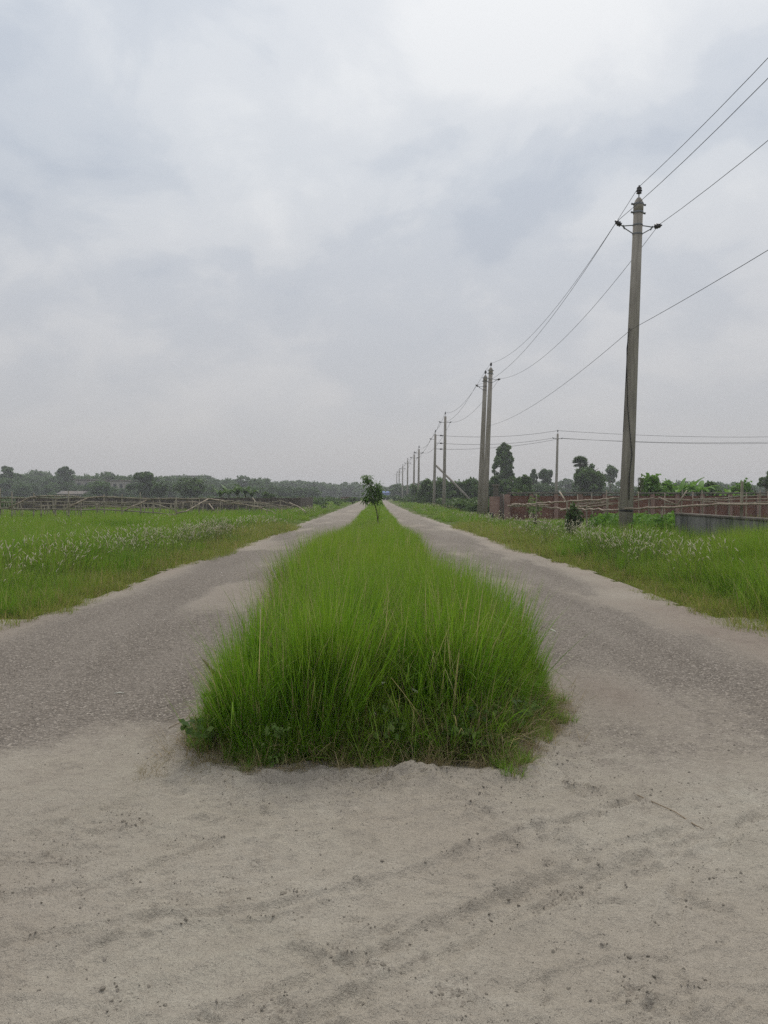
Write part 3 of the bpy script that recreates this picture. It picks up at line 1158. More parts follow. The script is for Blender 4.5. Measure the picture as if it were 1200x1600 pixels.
# median, far
pos, rot = jitter_pts((-1.4, 1.5, 12.2, 150), 5200, lambda x, y: (med_edge(x, y) > .1) & (RNG.random(len(x)) < np.clip(26 / y, .12, 1)), ground_z, .08)
rot = lean_out(pos, rot, .1)
scl = RNG.uniform(.62, 1.08, len(pos)) * (.74 + .2 * np.clip(med_edge(pos[:, 0], pos[:, 1]) / .4, 0, 1)) * 1.08 * med_h(pos[:, 1])
scatter('median_grass_beyond', tall_far, pos, rot, scl, 'green median grass running away to the far end of the roads', 'grass')
# seed stalks among and beside it
pos, rot = jitter_pts((-1.4, 1.5, 5.0, 30), 1300, lambda x, y: (med_edge(x, y) > .02) & (RNG.random(len(x)) < .35 + .5 * (x < -.4)) & (RNG.random(len(x)) < np.clip(12 / y, 0, 1)), ground_z, .08)
rot = lean_out(pos, rot, .28)
scatter('seeding_grass_stalks', seedst, pos, rot, RNG.uniform(.72, .98, len(pos)) * med_h(pos[:, 1]) ** .8, 'thin pale seeding grass stalks rising from the median edges', 'grass')
# fringe of low green and dry grass around the foot of the median
pos, rot = jitter_pts((-1.4, 1.6, 3.9, 14), 6800, lambda x, y: (med_edge(x, y) > -.04 + .30 * fbm(x * 4, y * 4, 2, 93)) & (med_edge(x, y) < .36), ground_z, .25)
e = med_edge(pos[:, 0], pos[:, 1])
scl = np.clip(.42 + e * 2.2, .3, 1.1) * RNG.uniform(.7, 1.25, len(pos))
scatter('median_low_grass', green_low, pos, rot, scl, 'low bent green grass around the foot of the median', 'grass')
pos, rot = jitter_pts((-1.5, 1.7, 3.9, 14), 6800, lambda x, y: (med_edge(x, y) > -.20) & (med_edge(x, y) < .30) & (RNG.random(len(x)) < .6 + .35 * (x > .4)), ground_z, .3)
e = med_edge(pos[:, 0], pos[:, 1])
scl = np.clip(.5 + e * 2.0, .25, 1.05) * RNG.uniform(.6, 1.25, len(pos))
scatter('median_dry_grass', drylow, pos, rot, scl, 'tangled straw coloured dry grass at the median edges', 'grass')
pos, rot = jitter_pts((-1.7, 1.9, 3.95, 9), 900, lambda x, y: (med_edge(x, y) > -.26) & (med_edge(x, y) < .08) & (RNG.random(len(x)) < .6), ground_z, .1)
scatter('straw_litter', litter, pos, rot, RNG.uniform(.5, 1.1, len(pos)), 'scattered bits of straw lying at the edge of the median grass', 'straw')

# low broad-leaved weeds at the front of the median
weeds = [proto('weed', leaf_cloud(lumpy(0, 0, .07, .12, .12, .07, 6, 400 + k), 46, .022, 400 + k, M['leaf_weed'])) for k in range(3)]
pos, rot = jitter_pts((-1.2, 1.2, 4.1, 6.5), 130, lambda x, y: (med_edge(x, y) > -.04) & (med_edge(x, y) < .28) & (RNG.random(len(x)) < .8), ground_z, .1)
pos3, rot3 = jitter_pts((-1.1, 1.1, 4.05, 5.2), 150, lambda x, y: (med_edge(x, y) > .0) & (med_edge(x, y) < .2) & (RNG.random(len(x)) < .55), ground_z, .15)
pos3[:, 2] += RNG.uniform(.02, .16, len(pos3))
pos, rot = np.concatenate([pos, pos3]), np.concatenate([rot, rot3])
scatter('broadleaf_weeds', weeds, pos, rot, RNG.uniform(.6, 1.3, len(pos)), 'small broad leaved weeds among the grass at the median front', 'weeds')


# verges
def left_edge(y):
    return -out_left(y) + .03 - .22 * np.sin(y * .55) * .6 - .18 * fbm(y * .9, y * 0, 3, 95) - 3.4 * np.clip((9.2 - y) / 5, 0, 1) ** 1.5


def right_edge(y):
    return out_right(y) - .03 + .2 * np.sin(y * .5 + 1) * .6 + .18 * fbm(y * .9, y * 0 + 7, 3, 96) + 3.4 * np.clip((8.6 - y) / 5, 0, 1) ** 1.5


def vd(x, y):
    return np.where(x < 0, left_edge(y) - x, x - right_edge(y))


def in_view(x, y, m=3.0):
    return (np.abs(x) < .56 * y + m)


WALLX = 6.95
pos, rot = jitter_pts((-17, 17, 5, 24), 9500, lambda x, y: (vd(x, y) > .5) & in_view(x, y) & (RNG.random(len(x)) < np.clip(14 / y, .4, 1)) & ~((np.abs(x - WALLX) < .12) & (y < 17.5)) & ~((x > 5.9) & (x < 11.5) & (y > 17.2) & (RNG.random(len(x)) < .75)), None, .12)
d0 = vd(pos[:, 0], pos[:, 1])
patch = .85 + .45 * fbm(pos[:, 0] * .35, pos[:, 1] * .35, 3, 97)
scl = np.clip(.42 + (d0 - .4) * .52, .32, 1.05) * RNG.uniform(.8, 1.2, len(pos)) * patch
scl = np.where((pos[:, 0] > WALLX - 2.2) & (pos[:, 1] < 18), scl * 1.2, scl)
scatter('verge_grass', verge, pos, rot, scl, 'green grass covering the verges on both sides of the roads', 'grass')
pos, rot = jitter_pts((-75, 75, 23, 150), 26000, lambda x, y: (vd(x, y) > .55) & in_view(x, y, 5) & (RNG.random(len(x)) < np.clip((30 / y) ** 1.35, .06, 1)) & ~((x > 6) & (y > 43)), None, .12)
d0 = vd(pos[:, 0], pos[:, 1])
scl_r = np.where((pos[:, 0] > 5.5) & (pos[:, 1] < 44), .5, 1.0)
patch = .85 + .5 * fbm(pos[:, 0] * .16, pos[:, 1] * .16, 3, 98)
scl = np.clip(.45 + (d0 - .4) * .3, .35, 1.0) * RNG.uniform(.75, 1.15, len(pos)) * patch * scl_r
scatter('field_grass', verge_far, pos, rot, scl, 'green field grass stretching away beyond the roadside verges', 'grass')
pos, rot = jitter_pts((4.9, 11, 6.5, 20), 3600, lambda x, y: (vd(x, y) > 1.0) & in_view(x, y, 2) & (np.abs(x - WALLX) > .16) & ~((x > 5.7) & (y > 16.3)) & (fbm(x * .5, y * .5, 2, 111) > -.25) & (RNG.random(len(x)) < np.clip(1.5 - y / 18, 0, 1)), None, .1)
scl = np.clip(.55 + .42 * (vd(pos[:, 0], pos[:, 1]) - .9), .45, 1.12) * RNG.uniform(.8, 1.1, len(pos))
scatter('tall_verge_grass', tall, pos, rot, scl, 'taller rank grass standing before the low cement wall on the right', 'grass')
tall2 = [blades(240, .42, .60, 1.0, .0085, .12, .35, 4, 110 + k, M['grass_tall'], 'tall_tuft', .12) for k in range(3)]
pos, rot = jitter_pts((-20, -4.6, 11, 34), 2600, lambda x, y: (vd(x, y) > 1.6) & in_view(x, y, 2) & (fbm(x * .28, y * .28, 3, 112) > .12), None, .1)
scatter('rank_field_grass', tall2, pos, rot, RNG.uniform(.55, .85, len(pos)), 'darker clumps of taller grass in the left field before the bamboo fence', 'grass')
pos, rot = jitter_pts((5.0, 6.8, 7.2, 13), 700, lambda x, y: (vd(x, y) > .9) & (RNG.random(len(x)) < .9), None, .1)
scatter('rank_verge_grass', tall2, pos, rot, RNG.uniform(.75, 1.12, len(pos)) * np.clip(.55 + .4 * (vd(pos[:, 0], pos[:, 1]) - .9), .5, 1), 'tall lush grass filling the right edge of the picture', 'grass')
# short yellow-green grass right at the road edges
pos, rot = jitter_pts((-9.5, 9.5, 4.6, 34), 13000, lambda x, y: (vd(x, y) > -.05) & (vd(x, y) < .95) & (RNG.random(len(x)) < np.clip(13 / y, .3, 1)), None, .15)
scl = RNG.uniform(.7, 1.35, len(pos)) * np.clip(.7 + vd(pos[:, 0], pos[:, 1]) * .9, .5, 1.5) * np.clip(pos[:, 1] / 14, 1, 1.7)
scatter('roadside_short_grass', short, pos, rot, scl, 'short yellowish grass creeping onto the road edges', 'grass')


# white-plumed grass in drifts
def drift(x, y, spots):
    w = np.zeros_like(x)
    for (cx, cy, rx, ry, a) in spots:
        w = np.maximum(w, a * np.exp(-(((x - cx) / rx) ** 2 + ((y - cy) / ry) ** 2)))
    return w


near_spots = [(-5.3, 16.5, .55, 4.5, 2.2), (-6.2, 14.2, 1.2, 2.2, .7), (-4.95, 21, .55, 4, 2.4), (-8.5, 13, 2, 1.5, .15), (5.25, 13.6, .5, 2.6, 2.2), (5.05, 17, .5, 3, 1.8),
              (6.2, 11, .9, 1.6, .6), (5.0, 22, .7, 4, .8), (-12, 22, 5, 1.6, .25)]
pos, rot = jitter_pts((-16, 8.5, 9, 25), 9000, lambda x, y: (vd(x, y) > .3) & (RNG.random(len(x)) < (.20 + .06 * (x > 0)) * drift(x, y, near_spots)) & in_view(x, y, 2), None, .1)
scatter('plumed_grass', plm, pos, rot, RNG.uniform(.8, 1.1, len(pos)), 'drifts of white plumed grass on the verges beside the roads', 'grass')
far_spots = [(-4.8, 30, .6, 7, 1.8), (4.9, 33, .8, 7, 1.8), (-4.8, 48, .9, 10, .6), (5.0, 55, .7, 14, .5), (-16, 27, 4, 2, .4), (-8, 30, 2.0, 3, .35)]
pos, rot = jitter_pts((-24, 9, 22, 80), 7000, lambda x, y: (vd(x, y) > .3) & (RNG.random(len(x)) < .16 * drift(x, y, far_spots)), None, .1)
scatter('distant_plumed_grass', plm_far, pos, rot, RNG.uniform(.8, 1.1, len(pos)), 'paler drifts of plumed grass farther along the road edges', 'grass')

# loose grit and crumbs on the sand and asphalt
def pebble_proto(seed, mat):
    g = random.Random(seed)
    bm = bmesh.new()
    bmesh.ops.create_icosphere(bm, subdivisions=1, radius=1)
    for v in bm.verts:
        v.co *= g.uniform(.55, 1.25)
        v.co.z *= .55
    me = bpy.data.meshes.new('grit')
    bm.to_mesh(me)
    bm.free()
    me.materials.append(mat)
    return proto('grit', me)


def grit_keep(x, y):
    w = .035 + .9 * drift(x, y, [(a, b, r * 1.3, r * 1.2, 1.0) for (a, b), r in PATCHES])
    w = np.maximum(w, .5 * asphalt_w(x, y))
    w = np.maximum(w, .45 * (1 - sstep(.0, .35, np.abs(np.abs(x) - 1.3))) * (y > 4.2))
    return (RNG.random(len(x)) < w) & (med_edge(x, y) < 0) & in_view(x, y, .6)


pos, rot = jitter_pts((-4.4, 4.4, 1.6, 10), 22000, grit_keep, ground_z, 1.0)
pos[:, 2] += .001
scl = .0020 + .0050 * RNG.random(len(pos)) ** 5 + .0012 * RNG.random(len(pos))
scatter('loose_grit', [pebble_proto(k, M['pebble']) for k in range(5)], pos, rot, scl, 'loose grit and small stones scattered over sand and worn asphalt', 'gravel')


def crumb_keep(x, y):
    w = drift(x, y, [(a, b, r * 1.25, r * 1.15, 1.0) for (a, b), r in PATCHES]) * sstep(-.25, .35, fbm(x * 9, y * 9, 3, 23))
    w = np.maximum(w, .7 * sstep(.2, .6, fbm(x * 2.2, y * 2.2, 3, 35)) * sstep(.0, .4, fbm(x * 9, y * 9, 2, 36)))
    w = np.maximum(w, .8 * (1 - sstep(.04, .22, seg_dist(x, y, [(-1.2, 4.2), (-.7, 3.95), (.3, 3.93), (.8, 4.0), (1.3, 4.5)]))))
    for pts, wd, dp in TRACKS[:6]:
        w = np.maximum(w, .35 * np.exp(-((seg_dist(x, y, pts) - wd * 1.3) / .03) ** 2))
    return (RNG.random(len(x)) < w * (1 - .8 * road_w(x, y))) & (med_edge(x, y) < 0) & in_view(x, y, .6)


pos, rot = jitter_pts((-3.6, 3.6, 1.6, 6.2), 60000, crumb_keep, ground_z, .6)
scl = .0020 + .0065 * RNG.random(len(pos)) ** 8 + .0022 * RNG.random(len(pos))
pos[:, 2] -= scl * .1
scatter('sand_crumbs', [pebble_proto(20 + k, M['clod']) for k in range(5)], pos, rot, scl, 'crumbs and little lumps of trampled sand', 'sand')

# ------------------------------------------------------------------ power poles
INS = [(.012, 0), (.045, .012), (.062, .02), (.05, .045), (.052, .06), (.072, .068), (.058, .10), (.045, .115), (.06, .125), (.05, .155), (.028, .17), (.02, .185), (.02, .20)]


def add_insulator(parent, o, axis, sc=1.0, far=False):
    prof = [(r * sc, z * sc) for r, z in (INS if not far else INS[1::3] + INS[-1:])]
    return MB().lathe(prof, o, axis, 12 if not far else 6).obj('insulator', M['insul'], parent, not far)


POLES = {}


def power_pole(key, label, x, y, H, lean=0.0, rb=.185, rt=.125, arms=True, detail=2, side=False, loc_z=-.05, fatten=1.0, left=True, right=True):
    root = thing('power_pole', label, 'power pole', (x, y, loc_z), 'concrete power poles along the right verge')
    root.rotation_euler = (0, lean, 0)
    n = 20 if detail == 2 else 10
    MB().tube([(0, 0, -.4), (0, 0, H * .33), (0, 0, H * .66), (0, 0, H)], [rb, rb + (rt - rb) * .33, rb + (rt - rb) * .66, rt], n).obj('pole_shaft', M['concrete'], root, True)
    pts = {}
    q = fatten
    if detail == 2:
        MB().lathe([(rt + .012, H - .30), (rt + .012, H - .05), (rt * .8, H + .05), (.05, H + .12)], n=18).obj('steel_cap', M['concrete'], root, True)
        for k, zc in enumerate((H - .05, H - .27)):
            b = MB().lathe([(rt + .016, zc - .025), (rt + .02, zc), (rt + .016, zc + .025)], n=18)
            for s in (-1, 1):
                b.tube([(s * (rt - .02), 0, zc), (s * (rt + .075), 0, zc - s * .01)], [.02, .03], 8)
            b.obj('clamp_band', M['steel'], root)
    MB().tube([(0, 0, H - .02), (0, 0, H + .26)], .016 * q, 6).obj('top_pin', M['steel'], root)
    add_insulator(root, (0, 0, H + .22), (0, 0, 1), 1.15 * q, detail < 2)
    pts['top'] = Vector((-.02, 0, H + .40))
    if arms:
        z0 = H - .62
        for s in ((-1,) if left else ()) + ((1,) if right else ()):
            if detail == 2:
                a = MB()
                a.tube([(s * rt * .8, 0, z0 + .02), (s * .37, 0, z0 - .01)], .014, 6)
                a.tube([(s * rt * .8, 0, z0 - .22), (s * .38, 0, z0 - .05)], .014, 6)
                a.tube([(s * .34, 0, z0 - .09), (s * .40, 0, z0 + .01)], .022, 6)
                a.obj('bracket_arm', M['steel'], root)
                MB().tube([(s * .37, 0, z0 - .03), (s * .48, 0, z0 + .02)], .014, 6).obj('side_pin', M['steel'], root)
                dz = .55 if s < 0 else .18
                add_insulator(root, (s * .44, 0, z0 + .0), (s * .8, 0, dz), 1.05)
                pts['left' if s < 0 else 'right'] = Vector((s * .56, 0, z0 + (.10 if s < 0 else .05)))
            else:
                a = MB().tube([(s * rt * .5, 0, z0), (s * .48, 0, z0 + .02)], .02 * q, 5)
                a.obj('bracket_arm', M['steel'], root)
                add_insulator(root, (s * .44, 0, z0), (s * .8, 0, .3), 1.05 * q, True)
                pts['left' if s < 0 else 'right'] = Vector((s * .56, 0, z0 + .06))
        if detail == 2:
            for zc in (z0 + .02, z0 - .22):
                MB().lathe([(rt + .012, zc - .02), (rt + .016, zc), (rt + .012, zc + .02)], n=18).obj('clamp_band', M['steel'], root)
    if side:                                   # dead-end insulators of the branch line
        for k, zc in enumerate((H - .12, H - 1.05, H - 1.75)):
            MB().tube([(rt * .6, 0, zc), (.85, .05, zc - .03)], .022 * q, 5).obj('branch_bracket', M['steel'], root)
            add_insulator(root, (.55, .03, zc - .02), (1, .06, 0), 1.5 * q, True)
            pts['side%d' % k] = Vector((.9, .06, zc - .03))
    pts['low'] = Vector((-rb * .6, -rb * .75, H * .635))
    Mx = Matrix.Translation(root.location) @ Euler(root.rotation_euler).to_matrix().to_4x4()
    POLES[key] = (root, {k: Mx @ v for k, v in pts.items()})
    return root


LX = 6.63
pA = power_pole('A', 'nearest tall concrete power pole with a cable running down its shaft', LX, 20.2, 9.30, R(1.9), .19, .118)
power_pole('B', 'right hand pole of the close pair by the pink gate wall', PX(757.5, 48), 48, 9.45, R(2.2), .19, .125, detail=2, left=False)
power_pole('B2', 'left hand pole of the close pair by the pink gate wall', PX(749.5, 49.2), 49.2, 9.15, R(2.2), .19, .125, detail=2, right=False)
power_pole('C', 'slim concrete power pole just right of the braced pole', PX(693.6, 78), 78, 9.55, R(.8), .19, .13, detail=1, fatten=1.2)
pD = power_pole('D', 'concrete power pole propped by a diagonal concrete brace', PX(678, 91), 91, 8.75, R(1.1), .19, .13, detail=1, side=True, right=False, fatten=1.3)
brace = MB().tube([(.15, 0, 5.0), (2.6, -.8, 2.6), (5.1, -1.6, .0)], [.12, .13, .14], 8).obj('diagonal_brace', M['concrete'], pD, True)
far_list = [('E', 653.6, 124, 8.9), ('F', 646.3, 139, 8.8), ('G', 636.3, 168, 9.0), ('H', 628.6, 203, 9.0), ('I', 623.3, 238, 9.1), ('J', 619.6, 266, 8.9)]
ordinals = ['first', 'second', 'third', 'fourth', 'fifth', 'sixth']
for (k, px, d, H), w in zip(far_list, ordinals):
    power_pole(k, 'small distant concrete power pole, %s beyond the braced pole' % w, PX(px, d), d, H, R(.7), .19, .14, detail=1, fatten=1.7)
pK = power_pole('K', 'lone concrete pole rising behind the brick wall between tall trees', PX(869, 97), 97, 9.3, R(1.2), .19, .13, detail=1, arms=True, fatten=1.3)
pK['group'] = 'branch line poles'

# cable and tie on the nearest pole
cb = [(-.150, -.11, 5.95), (-.20, -.13, 5.4), (-.165, -.12, 4.6), (-.13, -.16, 3.9), (-.05, -.19, 3.2), (.03, -.195, 2.6), (-.02, -.20, 2.0), (.0, -.2, 1.4)]
MB().tube(cb, .012, 5).obj('down_cable', M['black'], pA, True)
MB().tube([(-.155, -.10, 5.95), (-.175, -.10, 5.2), (-.185, -.10, 4.2), (-.19, -.09, 3.2)], .008, 5).obj('down_cable', M['black'], pA, True)
MB().lathe([(.182, 1.08), (.19, 1.10), (.182, 1.13)], n=18).obj('tie_band', M['black'], pA)


# ------------------------------------------------------------------ wires
def catenary(a, b, sag, n=18):
    a, b = Vector(a), Vector(b)
    return [a.lerp(b, t / n) - Vector((0, 0, sag * 4 * (t / n) * (1 - t / n))) for t in range(n + 1)]


def wire(label, stops, sags, r=.0068, group='conductors of the power line'):
    pts = []
    for (a, b), s in zip(zip(stops[:-1], stops[1:]), sags):
        c = catenary(a, b, s)
        pts += c if not pts else c[1:]
    rad = [r * max(1.0, min(2.4, p.y / 45)) for p in pts]
    o = MB().tube(pts, rad, 5, False).obj('power_line', M['wire'], None, True)
    tag(o, label, 'power line', group)
    return o


def pt(k, w):
    return POLES[k][1][w]


near_top = Vector((LX, -8, 10.2))
wire('top conductor crossing the tips of the tall roadside poles', [near_top, pt('A', 'top'), pt('B', 'top'), pt('B2', 'top'), pt('C', 'top'), pt('D', 'top')] +
     [pt(k, 'top') for k, *_ in far_list], [.85, .95, .01, .8, .3, .9, .4, .7, .8, .8, .6])
wire('left conductor carried on the road side insulators of the poles', [near_top + Vector((-.56, 0, -1.0)), pt('A', 'left'), pt('B2', 'left'), pt('C', 'left'), pt('D', 'left')] +
     [pt(k, 'left') for k, *_ in far_list], [.85, .95, .8, .3, .9, .4, .7, .8, .8, .6])
wire('right conductor carried on the field side insulators of the poles', [near_top + Vector((.56, 0, -1.0)), pt('A', 'right'), pt('B', 'right'), pt('C', 'right'), pt('E', 'right')] +
     [pt(k, 'right') for k, *_ in far_list[1:]], [.85, .95, .8, 1.1, .4, .7, .8, .8, .6])
wire('low single wire tied halfway up the nearest pole', [Vector((LX, -8, 6.2)), pt('A', 'low'), pt('B', 'low') + Vector((0, 0, -.15))], [.35, .45], .0062)
off_end = [P(1225, 682, 113), P(1225, 690, 113), P(1225, 692, 114)]
for k, (w, dst, lab) in enumerate((('side0', 'top', 'topmost'), ('side1', 'left', 'middle'), ('side2', 'right', 'lowest'))):
    wire('%s branch wire leading right from the braced pole past the lone pole' % lab, [pt('D', w), pt('K', dst), off_end[k]], [.42, .35], .010, 'branch line wires')

# ------------------------------------------------------------------ walls on the right
WD = 44.0
bw = thing('brick_wall', 'long low red brick boundary wall with mossy coping behind the bamboo rails', 'wall', (0, WD, 0))
xs = [PX(p, WD) for p in (794, 830, 869, 907, 945, 983, 1020, 1059, 1098, 1142, 1187, 1230, 1275)]
wall_h = 1.50
colmesh = MB().box((0, 0, wall_h / 2), (.24, .26, wall_h), 0, 1, .01).mesh('column', M['plaster'])
for a in xs:
    o = link('column', colmesh, bw)
    o.location = (a, 0, 0)
for a, b in zip(xs[:-1], xs[1:]):
    MB().box(((a + b) / 2, .05, wall_h / 2 - .05), (b - a - .242, .14, wall_h - .1)).obj('brick_panel', M['brick'], bw)
    MB().box(((a + b) / 2, 0, wall_h + .055), (b - a - .004, .32, .10), 0, 1, .015).obj('coping', M['coping'], bw)
gw = thing('gate_wall', 'short pink plastered gate wall with capped square pillar beside the pair of poles', 'wall', (0, WD - .6, 0))
gx0, gx1 = PX(763, WD), PX(792, WD)
MB().box(((gx0 + gx1) / 2, 0, .68), (gx1 - gx0, .2, 1.36)).obj('plaster_panel', M['plaster'], gw)
MB().box((PX(773.5, WD), .25, .98), (.26, .28, 1.96), 0, 1, .01).obj('pillar', M['coping'], gw)
MB().box((PX(773.5, WD), .25, 2.0), (.40, .40, .10), 0, 1, .02).obj('pillar_cap', M['coping'], gw)
for px in (779.5, 783.5):
    MB().tube([(PX(px, WD), -.13, 0), (PX(px, WD), -.13, 1.52)], .05, 8).obj('drain_pipe', M['darkwall'] if px < 781 else M['coping'], gw, True)
MB().box((PX(765, WD), -.11, .22), (.22, .03, .4)).obj('dark_hatch', M['window'], gw)
MB().box((PX(788, WD), -.04, .72), (.36, .24, 1.44), 0, 1, .01).obj('end_pier', M['plaster'], gw)

cw = thing('cement_wall', 'low grey weathered cement wall among the tall grass at the right edge', 'wall', (WALLX, 0, 0))
ys = [17.4, 15.3, 13.2, 11.1, 9.0]
for k, (a, b) in enumerate(zip(ys[:-1], ys[1:])):
    MB().box((0, (a + b) / 2, .5), (.14, a - b - .006, 1.04), 0, 1, .006).obj('cement_panel', M['greywall'], cw)
    MB().box((0, (a + b) / 2, 1.045), (.19, a - b - .004, .05), 0, 1, .01).obj('coping', M['coping'], cw)

# far-left low wall behind the bamboo
lw = thing('boundary_wall', 'low dark boundary wall behind the bamboo fence on the left', 'wall', (0, 61, 0))
lx = [PX(p, 61) for p in (468, 428, 388, 348, 308, 268, 228, 180, 130, 80, 30)]
cm = MB().box((0, 0, .62), (.22, .24, 1.26), 0, 1, .01).mesh('post', M['darkwall'])
for a in lx:
    o = link('post', cm, lw)
    o.location = (a, 0, 0)
for a, b in zip(lx[:-1], lx[1:]):
    MB().box(((a + b) / 2, .02, .60), (a - b - .224, .12, 1.18)).obj('wall_panel', M['darkwall'], lw)
MB().box((lx[0], 6, .6), (.14, 11.7, 1.2)).obj('return_panel', M['darkwall'], lw)


# ------------------------------------------------------------------ bamboo
def bamboo(name, parent, pts, r=.028, mat='bamboo', seed=0, wob=.02):
    """a jointed bamboo pole along a polyline"""
    g = random.Random(seed)
    P_ = []
    for a, b in zip(pts[:-1], pts[1:]):
        a, b = Vector(a), Vector(b)
        n = max(2, int((b - a).length / .45))
        for k in range(n):
            P_.append(a.lerp(b, k / n))
    P_.append(Vector(pts[-1]))
    Q, rr = [], []
    m = len(P_)
    for k, p in enumerate(P_):
        q = p + Vector((g.gauss(0, wob), g.gauss(0, wob), g.gauss(0, wob))) * (0 if k in (0, m - 1) else 1)
        t = k / max(1, m - 1)
        rad = r * (1.1 - .35 * t)
        if 0 < k < m - 1:
            d = (P_[k + 1] - p).normalized() * .018
            Q += [q - d, q, q + d]
            rr += [rad, rad * 1.28, rad]
        else:
            Q.append(q)
            rr.append(rad)
    return MB().tube(Q, rr, 6).obj(name, M[mat], parent, True)


bf = thing('bamboo_fence', 'leaning bamboo rail fence along the right verge tied to the nearest pole', 'fence')
D = 38
rails = [
    [P(794, 790, 38), P(877, 784, 27.5), P(967, 778, 21)],
    [P(795, 791, 38), P(837, 791, 32), P(879, 795, 27), P(967, 797, 20.3), P(990, 794, 19.8)],
    [P(990, 795, 19.7), P(1161, 787.5, 14.2), P(1225, 786, 12.8)],
    [P(877, 797, 27), P(952, 783, 22)],
    [P(910, 793, 25), P(958, 788, 21.5)],
    [P(800, 788, 37), P(860, 789, 29)],
    [P(806, 813, 40), P(830, 814, 38), P(859, 817, 36)],
]
for k, r_ in enumerate(rails):
    bamboo('rail', bf, r_, .034 if k != 2 else .026, 'bamboo', 500 + k, .012)
for k, (px, y0, y1, d) in enumerate([(839, 772, 815, 36), (1037, 794, 830, 18), (1161, 752, 800, 14.4), (888, 782, 822, 26), (950, 780, 830, 21.5), (918, 790, 832, 23.5)]):
    b = P(px, y1, d)
    b.z = -.1
    bamboo('post', bf, [b, P(px + random.uniform(-2, 2), y0, d)], .032, 'bamboo_old', 520 + k, .006)
bamboo('brace', bf, [P(875, 769, 27.5), P(888, 789, 27)], .03, 'bamboo', 541, .004)

gf = thing('bamboo_trellis', 'sagging bamboo trellis standing just in front of the brick wall', 'trellis')
tr_ = [[P(900, 784, 40), P(967, 779, 40), P(1025, 779, 40)], [P(1025, 779.5, 40), P(1085, 782, 40), P(1150, 781, 40), P(1215, 778, 40)], [P(992, 783, 39.5), P(1022, 778, 39.5)],
       [P(1085, 780, 39.5), P(1200, 774, 39.5)], [P(1030, 777, 39), P(1060, 789, 38.5)], [P(1060, 789, 38.5), P(1075, 766, 38.5)], [P(1040, 787, 38.8), P(1062, 789, 38.6)],
       [P(900, 789, 40), P(935, 783, 40), P(968, 787, 40)], [P(1100, 784, 39), P(1215, 790, 38)], [P(1090, 790, 39), P(1160, 786, 39), P(1215, 784, 39)]]
for k, r_ in enumerate(tr_):
    bamboo('rail' if k not in (4, 5, 6) else 'brace', gf, r_, .04, 'bamboo' if k % 3 else 'bamboo_old', 560 + k, .015)
for k, px in enumerate((905, 927, 950, 968, 1000, 1015, 1040, 1066, 1083, 1100, 1121, 1142, 1168, 1190, 1204)):
    b = P(px, 800, 40)
    b.z = -.1
    bamboo('post', gf, [b, P(px + random.uniform(-2, 2), random.uniform(764, 780), 40)], .034, 'bamboo_old' if k % 2 else 'bamboo', 580 + k, .008)

lf = thing('bamboo_fence', 'long bamboo post and rail fence across the grass on the left', 'fence')
D = 37.0
for k, (px, top, d) in enumerate([(3, 763, 37), (21, 768, 36), (55, 770, 39), (66, 785, 37.5), (89, 774, 40), (109, 767, 36.5), (128, 780, 40), (164, 772, 41), (192, 772, 40), (220, 769, 40),
                                  (240, 782, 41), (276, 777, 38.5), (312, 779, 42), (345, 781, 43)]):
    b = P(px + random.uniform(-1, 1), 800, d)
    b.z = -.1
    bamboo('post', lf, [b, P(px, top, d)], .036, 'bamboo_old', 600 + k, .008)
lr = [[P(-30, 777.5, 37), P(90, 779, 37.5), P(170, 777, 38), P(240, 780, 39)], [P(240, 779, 39), P(320, 779.5, 41), P(400, 787, 44), P(430, 791, 46)],
      [P(-30, 794, 37), P(100, 796, 37), P(180, 797, 38), P(276, 804, 38.5)], [P(14, 794, 36.8), P(50, 777, 37), P(58, 776, 37)], [P(55, 776, 37), P(80, 774, 38), P(125, 776, 40)],
      [P(105, 794, 37), P(140, 778, 37.6), P(165, 775.5, 38)], [P(165, 776, 38), P(190, 778, 39), P(235, 779, 40)], [P(196, 797, 38), P(232, 781, 39), P(250, 778.5, 39.5)],
      [P(276, 802, 38.5), P(292, 799, 38.5), P(310, 788, 39), P(326, 779.5, 40)], [P(325, 779.5, 40), P(350, 783, 42), P(410, 794, 45)], [P(327, 787, 42), P(341, 803, 41)],
      [P(395, 778, 44), P(405, 791, 43)], [P(-30, 784, 42), P(60, 784.5, 42), P(120, 784, 42)], [P(120, 783, 42), P(190, 786, 42), P(240, 787, 42), P(276, 797, 40)]]
for k, r_ in enumerate(lr):
    bamboo('rail' if k not in (3, 5, 7, 8, 10, 11) else 'brace', lf, r_, .04 if k not in (10, 11) else .03, 'bamboo' if k in (3, 5, 7, 8, 9, 10) else 'bamboo_old', 640 + k, .014)
# fallen heap of rails by the wall end
for k, (a, b, c) in enumerate([((385, 790, 46), (420, 792, 47), (458, 794, 48)), ((400, 784, 50), (430, 788, 50), (455, 792, 49)), ((420, 785, 50), (440, 782, 50), (462, 791, 49)),
                               ((428, 792, 48), (445, 796, 48), (458, 790, 48)), ((350, 786, 48), (390, 789, 49), (432, 795, 48)), ((405, 794, 46), (425, 799, 45), (432, 803, 44)),
                               ((370, 782, 50), (410, 786, 50), (450, 790, 50)), ((452, 785, 49), (465, 791, 48), (478, 801, 46))]):
    tag(bamboo('bamboo_pole', None, [P(*a), P(*b), P(*c)], .03, 'bamboo' if k % 2 else 'bamboo_old', 680 + k, .02),
        'thin fallen bamboo pole in the collapsed heap by the end of the dark wall', 'bamboo pole', 'fallen bamboo poles')
